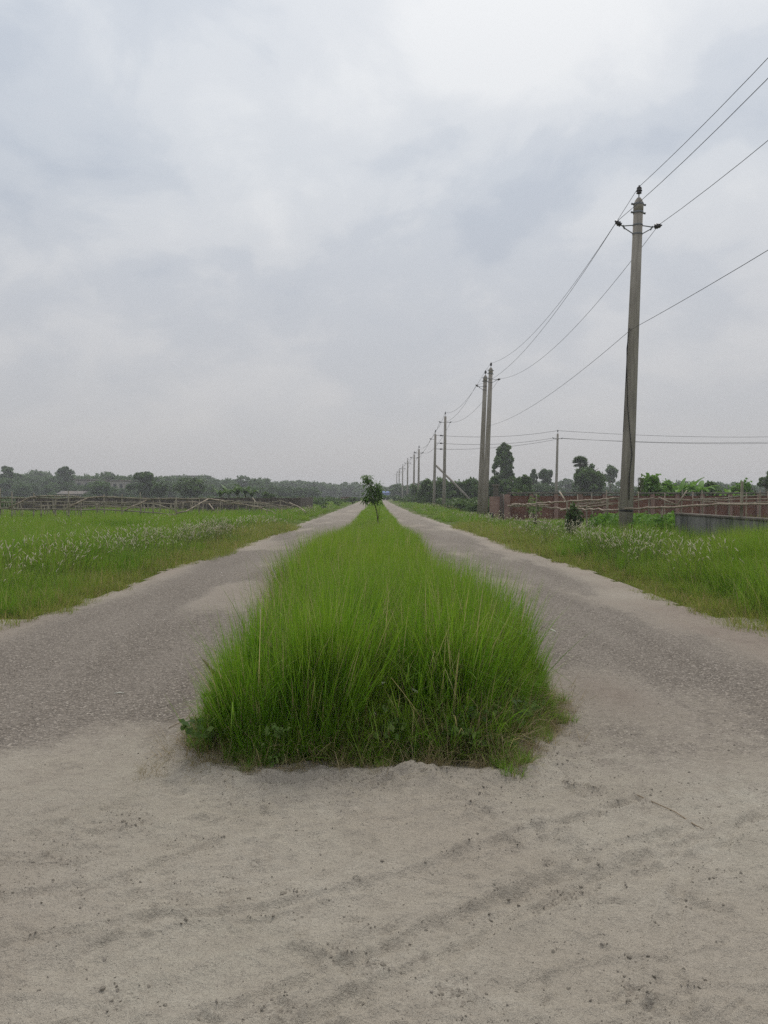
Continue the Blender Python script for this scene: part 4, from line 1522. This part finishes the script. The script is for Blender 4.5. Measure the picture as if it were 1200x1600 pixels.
# rows of thin stakes in the plot behind
stmesh = [MB().tube([(0, 0, -.1), (.02 * k, .0, .5), (.05 * k - .05, 0, 1.05)], [.026, .024, .018], 5).mesh('stake', M['bamboo_old'], True) for k in range(3)]
g = random.Random(11)
for k in range(120):
    px, d = g.uniform(-10, 440), g.uniform(43, 58)
    o = tag(link('plant_stake', stmesh[k % 3]), 'thin upright bamboo stake in the plot behind the left fence', 'stake', 'plant stakes behind the left fence')
    o.location = (PX(px, d), d, 0)
    o.rotation_euler = (g.gauss(0, .06), g.gauss(0, .1), g.uniform(0, 6))
    o.scale = (1, 1, g.uniform(.55, 1.1))
for k in range(16):
    d = g.uniform(44, 57)
    px = g.uniform(-10, 330)
    tag(bamboo('stake_rail', None, [(PX(px, d), d, g.uniform(.7, 1.0)), (PX(px + g.uniform(50, 120), d + 1), d + 1, g.uniform(.6, 1.0))], .025, 'bamboo_old' if k % 3 else 'bamboo', 720 + k, .02),
        'thin level bamboo stick lashed across the stakes behind the left fence', 'bamboo stick', 'sticks across the plant stakes')


# ------------------------------------------------------------------ trees and shrubs
def limb_tree(root, h, spread, seed, r=.16, lean=0.0, bark='bark', k=5, start=.35):
    g = random.Random(seed)
    mb = MB()
    top = Vector((lean * h, 0, h))
    mid = Vector((lean * h * .4 + g.gauss(0, .1), g.gauss(0, .1), h * .5))
    mb.tube([(0, 0, -.3), (0, 0, .2), mid, top], [r * 1.35, r, r * .7, r * .25], 8)
    for q in range(k):
        t = g.uniform(start, .9)
        p = Vector((0, 0, .2)).lerp(mid, t * 2) if t < .5 else mid.lerp(top, t * 2 - 1)
        a = g.uniform(0, 6.283)
        e = p + Vector((math.cos(a) * spread * g.uniform(.5, 1), math.sin(a) * spread * g.uniform(.5, 1), h * g.uniform(.08, .3)))
        mb.tube([p, p.lerp(e, .5) + Vector((0, 0, .12 * h * .3)), e], [r * .45, r * .3, r * .1], 5)
    return mb.obj('trunk', M[bark], root, True)


def tree(label, px, d, topy, w, blobs_fn, n, leaf, mat, seed, cat='tree', name='tree', base=0.0, r=.16, group=None, lean=0.0, k=5):
    """w: crown width in photograph pixels; topy: crown top in photograph pixels"""
    H = EYE + (VPY - topy) / FOC * d
    W = w / FOC * d / 2
    root = thing(name, label, cat, (PX(px, d), d, -.05), group)
    limb_tree(root, H * .82, W * .7, seed, r, lean, k=k)
    me = leaf_cloud(blobs_fn(H, W, seed), n, leaf, seed, mat)
    link('crown', me, root)
    return root


def round_crown(H, W, s):
    return lumpy(0, 0, H * .60, W, W, H * .40, 44, s, .27) + lumpy(0, 0, H * .5, W * .7, W * .7, H * .3, 8, s + 1, .45) + lumpy(0, 0, H * .63, W * 1.2, W * 1.2, H * .46, 16, s + 2, .15)


def tall_crown(H, W, s):
    g = random.Random(s)
    out = []
    for k in range(130):
        t = g.random()
        ww = W * 1.12 * math.sin(math.pi * (.16 + .78 * t)) ** .7
        a, q = g.uniform(0, 6.283), math.sqrt(g.random())
        r = W * g.uniform(.10, .24)
        out.append((math.cos(a) * ww * .72 * q, math.sin(a) * ww * .72 * q, H * (.16 + .78 * t), r, r, r * g.uniform(.8, 1.4)))
    return out


def airy_crown(H, W, s):
    return lumpy(0, 0, H * .72, W, W, H * .27, 16, s, .30)


def flat_crown(H, W, s):
    return lumpy(0, 0, H * .78, W * .8, W * .8, H * .20, 26, s, .27) + lumpy(0, 0, H * .5, W * .95, W * .95, H * .34, 22, s + 1, .28)


def bush_crown(H, W, s):
    return lumpy(0, 0, H * .5, W, W, H * .5, 36, s, .28) + lumpy(0, 0, H * .35, W * .8, W * .8, H * .3, 6, s + 1, .5)


GR = 'trees behind the right hand plots'
tree('tallest dark tree with a pointed ragged crown behind the gate wall', 787, 118, 690, 40, tall_crown, 7500, .26, M['leaf_dark'], 31, group=GR, r=.22)
tree('airy small tree standing just left of the lone pole', 852, 150, 727, 26, airy_crown, 1500, .34, M['leaf_far'], 32, group=GR)
tree('narrow tree between the tall pointed tree and the lone pole', 834, 150, 730, 15, tall_crown, 1200, .34, M['leaf_far'], 33, group=GR)
tree('broad bushy tree growing under the fan palm', 920, 104, 725, 54, round_crown, 6000, .26, M['leaf_dark'], 34, group=GR, r=.2)
tree('thin airy tree seen just left of the nearest pole', 955, 165, 724, 26, airy_crown, 1400, .36, M['leaf_far'], 35, group=GR)
tree('half cut off airy tree at the right edge of the picture', 1203, 75, 733, 34, airy_crown, 1600, .17, M['leaf_dark'], 36, group=GR)
hedge = [(664, 100, 748, 34, 'bushy tree between the far poles and the braced pole'), (686, 108, 744, 36, 'dark rounded tree behind the braced pole'), (712, 104, 746, 40, 'dark rounded tree above the foot of the diagonal brace'),
         (738, 100, 742, 36, 'dark tree just left of the pair of poles'), (772, 90, 742, 34, 'low dark tree right behind the capped pillar'), (800, 92, 738, 42, 'wide dark tree below the tall pointed tree'),
         (818, 88, 741, 34, 'dark tree over the left end of the brick wall'), (650, 130, 752, 22, 'small bushy tree beside the first distant pole')]
for k, (px, d, ty, w, lab) in enumerate(hedge):
    tree(lab, px, d, ty, w, bush_crown, 2600, .24, M['leaf_dark'], 50 + k, group=GR)

# fan palm
fp = thing('fan_palm', 'fan palm with a bushy round head beside the broad tree', 'palm', (PX(907, 108), 108, -.05))
Hp = EYE + (VPY - 716) / FOC * 108
MB().tube([(0, 0, -.3), (.05, 0, Hp * .5), (0, 0, Hp - .6)], [.24, .18, .16], 10).obj('trunk', M['bark'], fp, True)
g = random.Random(77)
vs, fs, cs = [], [], []
for k in range(48):
    az, el = g.uniform(0, 6.283), g.uniform(-.5, 1.3)
    d = Vector((math.cos(az) * math.cos(el), math.sin(az) * math.cos(el), math.sin(el)))
    o = Vector((0, 0, Hp - .7))
    s = d.cross(Vector((0, 0, 1))).normalized()
    u = s.cross(d)
    c = o + d * .5
    rnd = g.random()
    for q in range(11):
        a = (q - 5) / 5 * 1.35
        tip = c + (d * math.cos(a) + s * math.sin(a)) * g.uniform(.75, .95) + Vector((0, 0, -.12))
        b0 = c + (d * math.cos(a - .2) + s * math.sin(a - .2)) * .45 + u * .03
        b1 = c + (d * math.cos(a + .2) + s * math.sin(a + .2)) * .45 + u * .03
        i0 = len(vs)
        vs += [c, b0, tip, b1]
        fs.append([i0, i0 + 1, i0 + 2, i0 + 3])
        cs += [(g.random(), rnd * .4, 0, 1)] * 4
    i0 = len(vs)
    vs += [o + s * .02, o - s * .02, c - s * .02, c + s * .02]
    fs.append([i0, i0 + 1, i0 + 2, i0 + 3])
    cs += [(.3, .2, 0, 1)] * 4
link('crown', raw_mesh('crown', np.array([tuple(v) for v in vs]), fs, M['leaf_dark'], False, {'lf': ('FLOAT_COLOR', np.array(cs))}), fp)


def banana_leaf(L, W, droop, seg=7):
    """one arching blade with a raised midrib, along +x"""
    vs, fs = [], []
    x, z, th = 0.0, 0.0, 1.15
    for k in range(seg + 1):
        t = k / seg
        w = W * math.sin(math.pi * min(1, .10 + .88 * t)) ** .6 * (.25 if k == 0 else 1)
        vs += [(x, -w, z + .10 * w), (x, 0, z - .03), (x, w, z + .10 * w)]
        x += math.cos(th) * L / seg
        z += math.sin(th) * L / seg
        th -= droop / seg * (.6 + .9 * t)
    for k in range(seg):
        a = k * 3
        fs += [[a, a + 3, a + 4, a + 1], [a + 1, a + 4, a + 5, a + 2]]
    return vs, fs


def banana(label, px, d, topy, seed, mat='leaf_bright', n=8, group='banana plants'):
    H = EYE + (VPY - topy) / FOC * d
    n = int(n * 1.6)
    root = thing('banana_plant', label, 'banana plant', (PX(px, d), d, -.05), group)
    g = random.Random(seed)
    sh = H * .5
    MB().tube([(0, 0, -.2), (.02, 0, sh * .5), (0, 0, sh)], [.11, .09, .05], 8).obj('trunk', M['stem'], root, True)
    for k in range(n):
        vs, fs = banana_leaf(H * .62 * g.uniform(.75, 1.1), H * .065 * g.uniform(.8, 1.2), g.uniform(.8, 3.0))
        v = np.array(vs)
        v[:, 2] += sh * .92
        rnd, tn = g.random(), g.random()
        o = link('leaf', raw_mesh('leaf', v, fs, M[mat], True, {'lf': ('FLOAT_COLOR', np.array([(rnd, tn, 0, 1)] * len(v)))}), root)
        o.rotation_euler = (0, 0, k * 2.4 + g.uniform(-.4, .4))
    return root


banana('bright banana plant at the left of the clump behind the brick wall', 1062, 50, 741, 1)
banana('banana plant in the middle of the clump behind the brick wall', 1076, 51, 740, 2)
banana('banana plant at the right of the clump behind the brick wall', 1094, 50, 743, 3)
banana('small banana plant with a broad pale leaf right of the clump behind the wall', 1142, 52, 754, 4, 'leaf_bright', 6)
for k, (px, ty) in enumerate(((345, 757), (358, 753), (371, 752), (384, 750), (394, 756))):
    w = ['leftmost', 'second from the left', 'middle one', 'second from the right', 'rightmost'][k]
    banana('dark banana plant beyond the low wall, %s of five' % w, px, 82 + k % 2 * 2, ty, 10 + k, 'leaf_dark', 9, 'banana plants beyond the left wall')


def shrub(label, px, d, topy, basey, w, n, leaf, mat, seed, name='shrub', group=None, base_z=-.05):
    z0 = base_z
    H = EYE + (VPY - topy) / FOC * d - z0
    W = w / FOC * d / 2
    root = thing(name, label, 'shrub', (PX(px, d), d, z0), group)
    g = random.Random(seed)
    mb = MB()
    for k in range(5):
        a = g.uniform(0, 6.283)
        mb.tube([(0, 0, -.1), (math.cos(a) * W * .25, math.sin(a) * W * .25, H * .45), (math.cos(a) * W * .6, math.sin(a) * W * .6, H * .85)], [.035, .022, .01], 5)
    mb.obj('stem', M['bark'], root, True)
    link('foliage', leaf_cloud(lumpy(0, 0, H * .58, W, W, H * .44, 16, seed, .4), n, leaf, seed, M[mat]), root)
    return root


SG = 'garden shrubs by the brick wall'
shrub('round bright green bush rising over the brick wall right of the nearest pole', 1024, 47, 741, 800, 48, 2200, .17, 'leaf_bright', 801, group=SG)
shrub('wide green bush behind the brick wall left of the banana plants', 1045, 53, 746, 800, 40, 1700, .17, 'leaf_bright', 802, group=SG)
shrub('dark bush behind the brick wall right of the banana plants', 1115, 58, 752, 800, 40, 1200, .17, 'leaf_dark', 803, group=SG)
shrub('pale green bush behind the brick wall near the right edge', 1165, 55, 754, 800, 40, 1500, .16, 'leaf_bright', 804, group=SG)
shrub('leafy upright shrub growing through the bamboo rails in the verge', 897, 24, 785, 835, 27, 620, .085, 'leaf_mid', 805, group='verge shrubs')
shrub('wispy pale leaved shrub against the left end of the brick wall', 836, 38, 767, 815, 28, 150, .10, 'leaf_weed', 806, group='verge shrubs')
shrub('small pale shrub peeping over the brick wall by the gate', 808, 47, 762, 800, 18, 260, .11, 'leaf_mid', 807, group=SG)
shrub('tall thin shrub above the wall beside the nearest pole', 1002, 46, 735, 800, 14, 90, .14, 'leaf_mid', 808, group=SG)
shrub('low yellow green bush in front of the far left trees', 420, 95, 768, 785, 24, 700, .2, 'leaf_mid', 809, group='field shrubs')
shrub('small green bush beside the far end of the left road', 551, 120, 776, 786, 14, 400, .2, 'leaf_mid', 810, group='field shrubs')
shrub('low dark bush where the right road meets the distant trees', 604, 175, 774, 786, 20, 400, .25, 'leaf_dark', 811, group='field shrubs')

# creeper mound around the nearest pole
cr = thing('creeper_patch', 'bright green leafy creeper mounded around the foot of the nearest pole', 'creeper', (0, 0, 0))
blobs = []
g = random.Random(91)
for k in range(60):
    px, d = g.uniform(930, 1062), g.uniform(20.6, 26)
    blobs.append((PX(px, d), d, g.uniform(.38, .70), .35, .4, .2))
for k in range(26):
    d = g.uniform(17.8, 20.6)
    blobs.append((PX(g.uniform(1000, 1066), d), d, g.uniform(.35, .80), .3, .35, .24))
link('foliage', leaf_cloud(blobs, 11000, .10, 91, M['leaf_bright'], asp=1.1), cr)

# young tree in the median
ms = thing('mango_sapling', 'young drooping leaved sapling leaning over the median grass', 'tree', (.03, 26.0, -.20))
ms.scale = (1.0, 1.0, 1.12)
tp = [(0, 0, -.1), (-.01, 0, .6), (-.06, 0, 1.0), (-.14, .0, 1.22), (-.22, 0, 1.42), (-.30, .0, 1.8), (-.36, 0, 2.0)]
mb = MB().tube(tp, [.028, .024, .02, .017, .014, .010, .006], 7)
mb.tube([(-.03, 0, .62), (.02, .02, .95), (.03, .02, 1.12)], [.014, .011, .008], 6)
mb.tube([(-.17, 0, 1.3), (-.10, .05, 1.48), (-.02, .05, 1.72)], [.012, .009, .005], 6)
mb.tube([(-.19, 0, 1.35), (-.35, -.05, 1.36), (-.46, -.05, 1.30)], [.011, .008, .005], 6)
mb.obj('trunk', M['stem'], ms, True)
vs, fs, cs = [], [], []
g = random.Random(8)
tips = [((-.40, 0, 1.98), 34, .16), ((-.33, 0, 1.86), 30, .17), ((-.28, .03, 1.65), 18, .14), ((-.05, .05, 1.72), 34, .17), ((.0, .05, 1.58), 30, .16), ((-.1, .05, 1.5), 24, .15), ((-.44, -.05, 1.32), 30, .13), ((-.34, -.04, 1.40), 16, .12),
        ((.04, .03, 1.45), 22, .12), ((-.2, .02, 1.32), 26, .17), ((-.02, .02, 1.3), 20, .14), ((-.36, -.03, 1.5), 20, .15)]
for c, n, rad in tips:
    for k in range(int(n * 2.6)):
        o = Vector(c) + Vector((g.gauss(0, rad * .42), g.gauss(0, rad * .42), g.gauss(0, rad * .42)))
        az = g.uniform(0, 6.283)
        th = g.uniform(-.2, .7)
        L, W = g.uniform(.13, .22), g.uniform(.016, .026)
        d = Vector((math.cos(az), math.sin(az), 0))
        sdv = Vector((-d.y, d.x, g.uniform(-.5, .5))).normalized()
        i0 = len(vs)
        p = o
        for s in range(5):
            w = W * (.15, .85, 1, .65, .06)[s]
            vs += [p - sdv * w, p + sdv * w]
            p = p + (d * math.cos(th) + Vector((0, 0, math.sin(th)))) * L / 4
            th -= .42
        for s in range(4):
            fs.append([i0 + 2 * s, i0 + 2 * s + 1, i0 + 2 * s + 3, i0 + 2 * s + 2])
        rnd = g.random()
        cs += [(rnd, .4, 0, 1)] * 10
link('crown', raw_mesh('crown', np.array([tuple(v) for v in vs]), fs, M['leaf_mango'], True, {'lf': ('FLOAT_COLOR', np.array(cs))}), ms)

# individually visible trees on the left
GL = 'trees standing out from the left woodland'
tree('spreading dark tree with layered crown left of centre', 225, 150, 735, 52, flat_crown, 3800, .36, M['leaf_dark'], 901, group=GL, r=.25)
tree('domed green tree beyond the bamboo fence', 297, 135, 745, 52, round_crown, 3600, .32, M['leaf_mid'], 902, group=GL, r=.22)
tree('smaller green tree left of the domed tree', 250, 138, 752, 26, round_crown, 1800, .3, M['leaf_mid'], 903, group=GL)
tree('dark round tree in front of the pale houses', 160, 165, 751, 40, round_crown, 3000, .38, M['leaf_dark'], 904, group=GL)
tree('tall tree with a tufted top above the far left woodland', 103, 215, 727, 34, flat_crown, 2200, .5, M['leaf_far'], 905, group=GL, r=.3)
tree('tufted tree breaking the skyline near the left edge', 14, 215, 725, 26, flat_crown, 1800, .5, M['leaf_far'], 906, group=GL, r=.3)
tree('broad tree on the skyline behind the pale houses', 166, 235, 735, 36, round_crown, 2200, .55, M['leaf_far'], 907, group=GL, r=.3)


# far woodland: one mass
def wood_proto(seed, fn):
    return proto('wood_tree', leaf_cloud(fn(10.0, 5.2, seed) + lumpy(0, 0, 2.0, 5.0, 5.0, 2.2, 12, seed + 5, .5), 2600, .62, seed, M['leaf_far'], droop=.1, shell=.3))


wood = [wood_proto(950 + k, round_crown if k % 3 else flat_crown) for k in range(6)]


def wood_rows(rows, seed):
    g = random.Random(seed)
    pos, rot, scl = [], [], []
    for (p0, p1, d, t0, t1, step, jit) in rows:
        x0, x1 = PX(p0, d), PX(p1, d)
        n = max(1, int((x1 - x0) / step))
        for k in range(n):
            t = (k + g.random()) / n
            dd = d * (1 + g.uniform(-.06, .06))
            x = (x0 + (x1 - x0) * t) * dd / d
            top = EYE + (VPY - (t0 + (t1 - t0) * t)) / FOC * dd
            s = top / 10 * (1 + g.gauss(-.05, jit))
            pos.append((x, dd, -.3))
            rot.append((0, 0, g.uniform(0, 6.283)))
            scl.append(max(.12, s))
    return np.array(pos), np.array(rot), np.array(scl)


rows = [(-120, 260, 235, 738, 741, 1.7, .09), (-120, 420, 255, 741, 747, 1.8, .12), (-120, 500, 205, 748, 757, 2.2, .16), (100, 560, 340, 744, 752, 2.0, .08), (-120, 330, 290, 737, 743, 2.8, .09), (250, 480, 300, 745, 750, 2.8, .08), (-120, 300, 190, 752, 756, 3.0, .14),
        (420, 640, 400, 752, 758, 3.0, .09), (520, 640, 330, 757, 760, 2.8, .10), (600, 700, 300, 755, 752, 2.6, .1), (620, 780, 220, 751, 745, 2.4, .12),
        (760, 1300, 230, 750, 752, 2.6, .14), (980, 1300, 150, 756, 757, 2.2, .16), (840, 1010, 140, 756, 757, 2.2, .12), (-120, 560, 170, 770, 774, 2.6, .35), (610, 800, 150, 766, 762, 2.0, .2)]
pos, rot, scl = wood_rows(rows, 3)
scatter('far_woodland', wood, pos, rot, scl, 'hazy line of distant woodland along the whole horizon', 'woodland')
# low scrub between the fields and the trees
scrub = [proto('scrub', leaf_cloud(lumpy(0, 0, .5, .9, .9, .55, 8, 980 + k, .45), 130, .22, 980 + k, M['leaf_mid'])) for k in range(3)]
pos, rot = jitter_pts((-70, 60, 62, 160), 2600, lambda x, y: (vd(x, y) > 1.5) & in_view(x, y, 4) & (fbm(x * .08, y * .08, 3, 99) > .05) & ((x < 0) | (y > 80)), None, .1)
pos2, rot2 = jitter_pts((6.6, 15, 62, 110), 260, lambda x, y: x > 7, None, .1)
pos, rot = np.concatenate([pos, pos2]), np.concatenate([rot, rot2])
scatter('field_scrub', scrub, pos, rot, RNG.uniform(.5, 1.15, len(pos)), 'low green scrub dotted over the far fields', 'scrub')


# ------------------------------------------------------------------ far houses
def house(label, px, d, basey_z, w, dep, h, roof, seed, flat=False, nwin=3):
    root = thing('house', label, 'house', (PX(px, d), d, 0), 'far houses among the trees')
    MB().box((0, 0, basey_z + h / 2), (w, dep, h)).obj('wall', M['house_wall'], root)
    if basey_z > 0:
        MB().box((0, 0, basey_z / 2 - .01), (w * .96, dep * .96, basey_z)).obj('lower_storey', M['house_wall'], root)
    z = basey_z + h
    if flat:
        MB().box((0, 0, z + .15), (w + .6, dep + .6, .28), 0, 1, .04).obj('roof', M['house_roof'], root)
    else:
        a, b = w / 2 + .5, dep / 2 + .5
        MB().add([(-a, -b, z + .02), (a, -b, z + .02), (a, b, z + .02), (-a, b, z + .02), (-a, 0, z + roof), (a, 0, z + roof)],
                 [[0, 1, 5, 4], [2, 3, 4, 5], [0, 4, 3], [1, 2, 5], [3, 2, 1, 0]]).obj('roof', M['house_roof'], root)
    for k in range(nwin):
        x = (k + .5) / nwin * w - w / 2
        f = MB().box((x, -dep / 2 - .02, basey_z + h * .52), (w / nwin * .42, .08, h * .45)).obj('window', M['window'], root)
        MB().box((x, -dep / 2 - .05, basey_z + h * .27), (w / nwin * .5, .14, .1)).obj('sill', M['house_wall'], f)
    return root


house('pinkish two storey house half hidden left of the dark round tree', 137, 205, 2.6, 4.2, 5, 2.6, 1, 1, True, 2)
house('white house with dark windows right of the dark round tree', 186, 205, 2.0, 5.0, 5, 3.0, 1, 2, True, 3)
house('low house with a grey tin roof behind the bamboo fence', 118, 175, 0, 5, 5, 1.5, .7, 3, False, 3)
house('wide flat roofed building showing above the distant treetops', 300, 345, 6, 16, 8, 3.6, 1, 4, True, 5)
bs = thing('brick_hut', 'small red brick hut at the far edge of the left field', 'hut', (PX(540, 150), 150, 0))
MB().box((0, 0, .45), (1.9, 1.4, .9)).obj('wall', M['brick'], bs)
MB().box((0, 0, .96), (2.1, 1.6, .1), 0, 1, .02).obj('roof', M['coping'], bs)
bt = thing('blue_shed', 'far blue sheet shed where the roads meet the trees', 'shed', (PX(604.5, 240), 240, 0))
MB().box((0, 0, .95), (2.6, 2.0, 1.9)).obj('wall', M['blue'], bt)
MB().add([(-1.5, -1.2, 1.92), (1.5, -1.2, 1.92), (1.5, 1.2, 2.3), (-1.5, 1.2, 2.3), (-1.5, -1.2, 2.0), (1.5, -1.2, 2.0), (1.5, 1.2, 2.38), (-1.5, 1.2, 2.38)],
         [[3, 2, 1, 0], [4, 5, 6, 7], [0, 1, 5, 4], [1, 2, 6, 5], [2, 3, 7, 6], [3, 0, 4, 7]]).obj('roof', M['blue'], bt)


# ------------------------------------------------------------------ small things on the ground
def gz(x, y):
    return float(ground_z(np.array([x]), np.array([y]))[0])


def clod(label, px, py, size, seed):
    x, y = G(px, py)
    bm = bmesh.new()
    bmesh.ops.create_icosphere(bm, subdivisions=2, radius=1)
    g = random.Random(seed)
    for v in bm.verts:
        q = 1 + .25 * float(vnoise(np.array([v.co.x * 2 + seed]), np.array([v.co.y * 2 + v.co.z * 1.7]), seed)[0]) + g.uniform(-.06, .06)
        v.co *= q
        v.co.z *= .6
    me = bpy.data.meshes.new('clod')
    bm.to_mesh(me)
    bm.free()
    me.materials.append(M['clod'])
    o = link('clod', me)
    o.location = (x, y, gz(x, y) + size * .15)
    o.scale = (size * .75, size * .6, size * .7)
    o.rotation_euler = (0, 0, g.uniform(0, 6))
    tag(o, label, 'clod', 'loose clods on the sand')


for k, (px, py, s, lab) in enumerate([(597, 1352, .012, 'small grey clod of earth in the middle of the sand'), (441, 1406, .018, 'largest dark clod on the sand left of centre'),
                                      (190, 1290, .017, 'dark clod on the sand left of the median front'), (748, 1316, .009, 'little clod on the sand right of centre'),
                                      (505, 1189 + 180, .009, 'little clod on the sand just below the picture centre line'), (1131, 1263, .011, 'dark clod on the pale sand near the right edge'),
                                      (155, 1376 + 180, .014, 'clod among dark crumbs at the bottom left'), (598, 1525, .015, 'rounded clod near the bottom of the picture'),
                                      (990, 1512, .011, 'clod beside dark crumbs at the bottom right')]):
    clod(lab, px, py, s, 30 + k)

# dead stalks leaning out of the median's left side, and twigs on the ground
ds = thing('dead_stalks', 'bunch of brown dead stalks leaning out of the left side of the median', 'stalks', (0, 0, 0))
for k, (tx, ty) in enumerate([(313, 1027), (318, 1031), (322, 1038)]):
    b = P(352 + k * 2, 1085 - k * 4, 4.95)
    t_ = P(tx, ty, 4.75)
    MB().tube([b, b.lerp(t_, .5) + Vector((0, 0, .01)), t_], [.005, .006, .002], 5).obj('stalk', M['stalk'], ds, True)
for k, (pts, lab) in enumerate([([(262, 1140), (278, 1132), (295, 1122)], 'thin brown twig on the road by the left of the median'),
                                ([(1000, 1246), (1060, 1272), (1092, 1292), (1107, 1305)], 'curved twig half buried in sand at the right'),
                                ([(400, 1216), (430, 1214), (470, 1213)], 'short stick under the sandy lip at the median front')]):
    w = []
    for px, py in pts:
        x, y = G(px, py)
        w.append((x, y, gz(x, y) + .006))
    tag(MB().tube(w, [.0022] * (len(w) - 1) + [.001], 5).obj('twig', M['stalk'], None, True), lab, 'twig', 'twigs on the ground')
tag(MB().tube([(-1.98, 5.65, gz(-1.98, 5.65) + .006), (-1.94, 5.67, gz(-1.94, 5.67) + .008), (-1.90, 5.66, gz(-1.90, 5.66) + .006)], [.002, .005, .002], 6).obj('litter_scrap', M['white_head'], None, True),
    'small pale scrap lying on the left road', 'litter')

# nodding white heads standing out at the front of the median
HEADS = ['stalk with a white nodding head in the very middle of the median front', 'stalk with a white head bending right, just left of the middle of the median front',
         'stalk with a white head just right of the middle of the median front', 'stalk with a white head high up in the left part of the median grass',
         'lowest white grass head left of the middle of the median front', 'stalk with a white head in the right half of the median front',
         'stalk with a white head near the right edge of the median, low down', 'lowest white grass head in the right half of the median front',
         'stalk with a white head high at the right edge of the median grass', 'farthest white grass head, in the upper right of the near median grass']
for k, (px, py, d, sx) in enumerate([(602, 1068, 4.5, -1), (553, 1086, 4.45, 1), (640, 1078, 4.5, 1), (462, 997, 5.4, -1), (575, 1113, 4.4, 1), (775, 1105, 4.9, 1), (838, 1118, 5.0, 1), (745, 1143, 4.6, 1), (860, 985, 6.2, 1), (787, 955, 6.5, -1)]):
    h = P(px, py, d)
    nh = thing('foxtail_stalk', HEADS[k], 'grass stalk', (h.x - sx * .12, h.y + .12, 0), 'nodding white grass heads')
    off = Vector(nh.location)
    b = Vector((h.x - sx * .12, h.y + .12, 0.03))
    mid = Vector((h.x - sx * .05, h.y + .04, h.z + .015))
    e = h + Vector((sx * .055, -.02, -.022))
    b, mid, h, e = b - off, mid - off, h - off, e - off
    st = MB().tube([b, b.lerp(mid, .6) + Vector((0, .02, .08)), mid, h], .0016, 4)
    o = st.obj('stalk', M['seed'], nh, True)
    MB().tube([h, h.lerp(e, .3) + Vector((0, 0, .006)), h.lerp(e, .7) + Vector((0, 0, .004)), e], [.003, .008, .007, .002], 7).obj('head', M['white_head'], nh, True)

# ------------------------------------------------------------------ haze
hm = new_mat('haze_air')
t = NT(hm)
pv = t.node('ShaderNodeVolumePrincipled', {'Color': (.88, .89, .92), 'Density': .0009, 'Anisotropy': .15})
t.l.new(pv.outputs[0], t.out.inputs['Volume'])
hz = MB().box((0, 440, 6.25), (2640, 1000, 16.5)).obj('haze', hm)
tag(hz, 'thin pale haze filling the air over the fields', 'haze', kind='stuff')
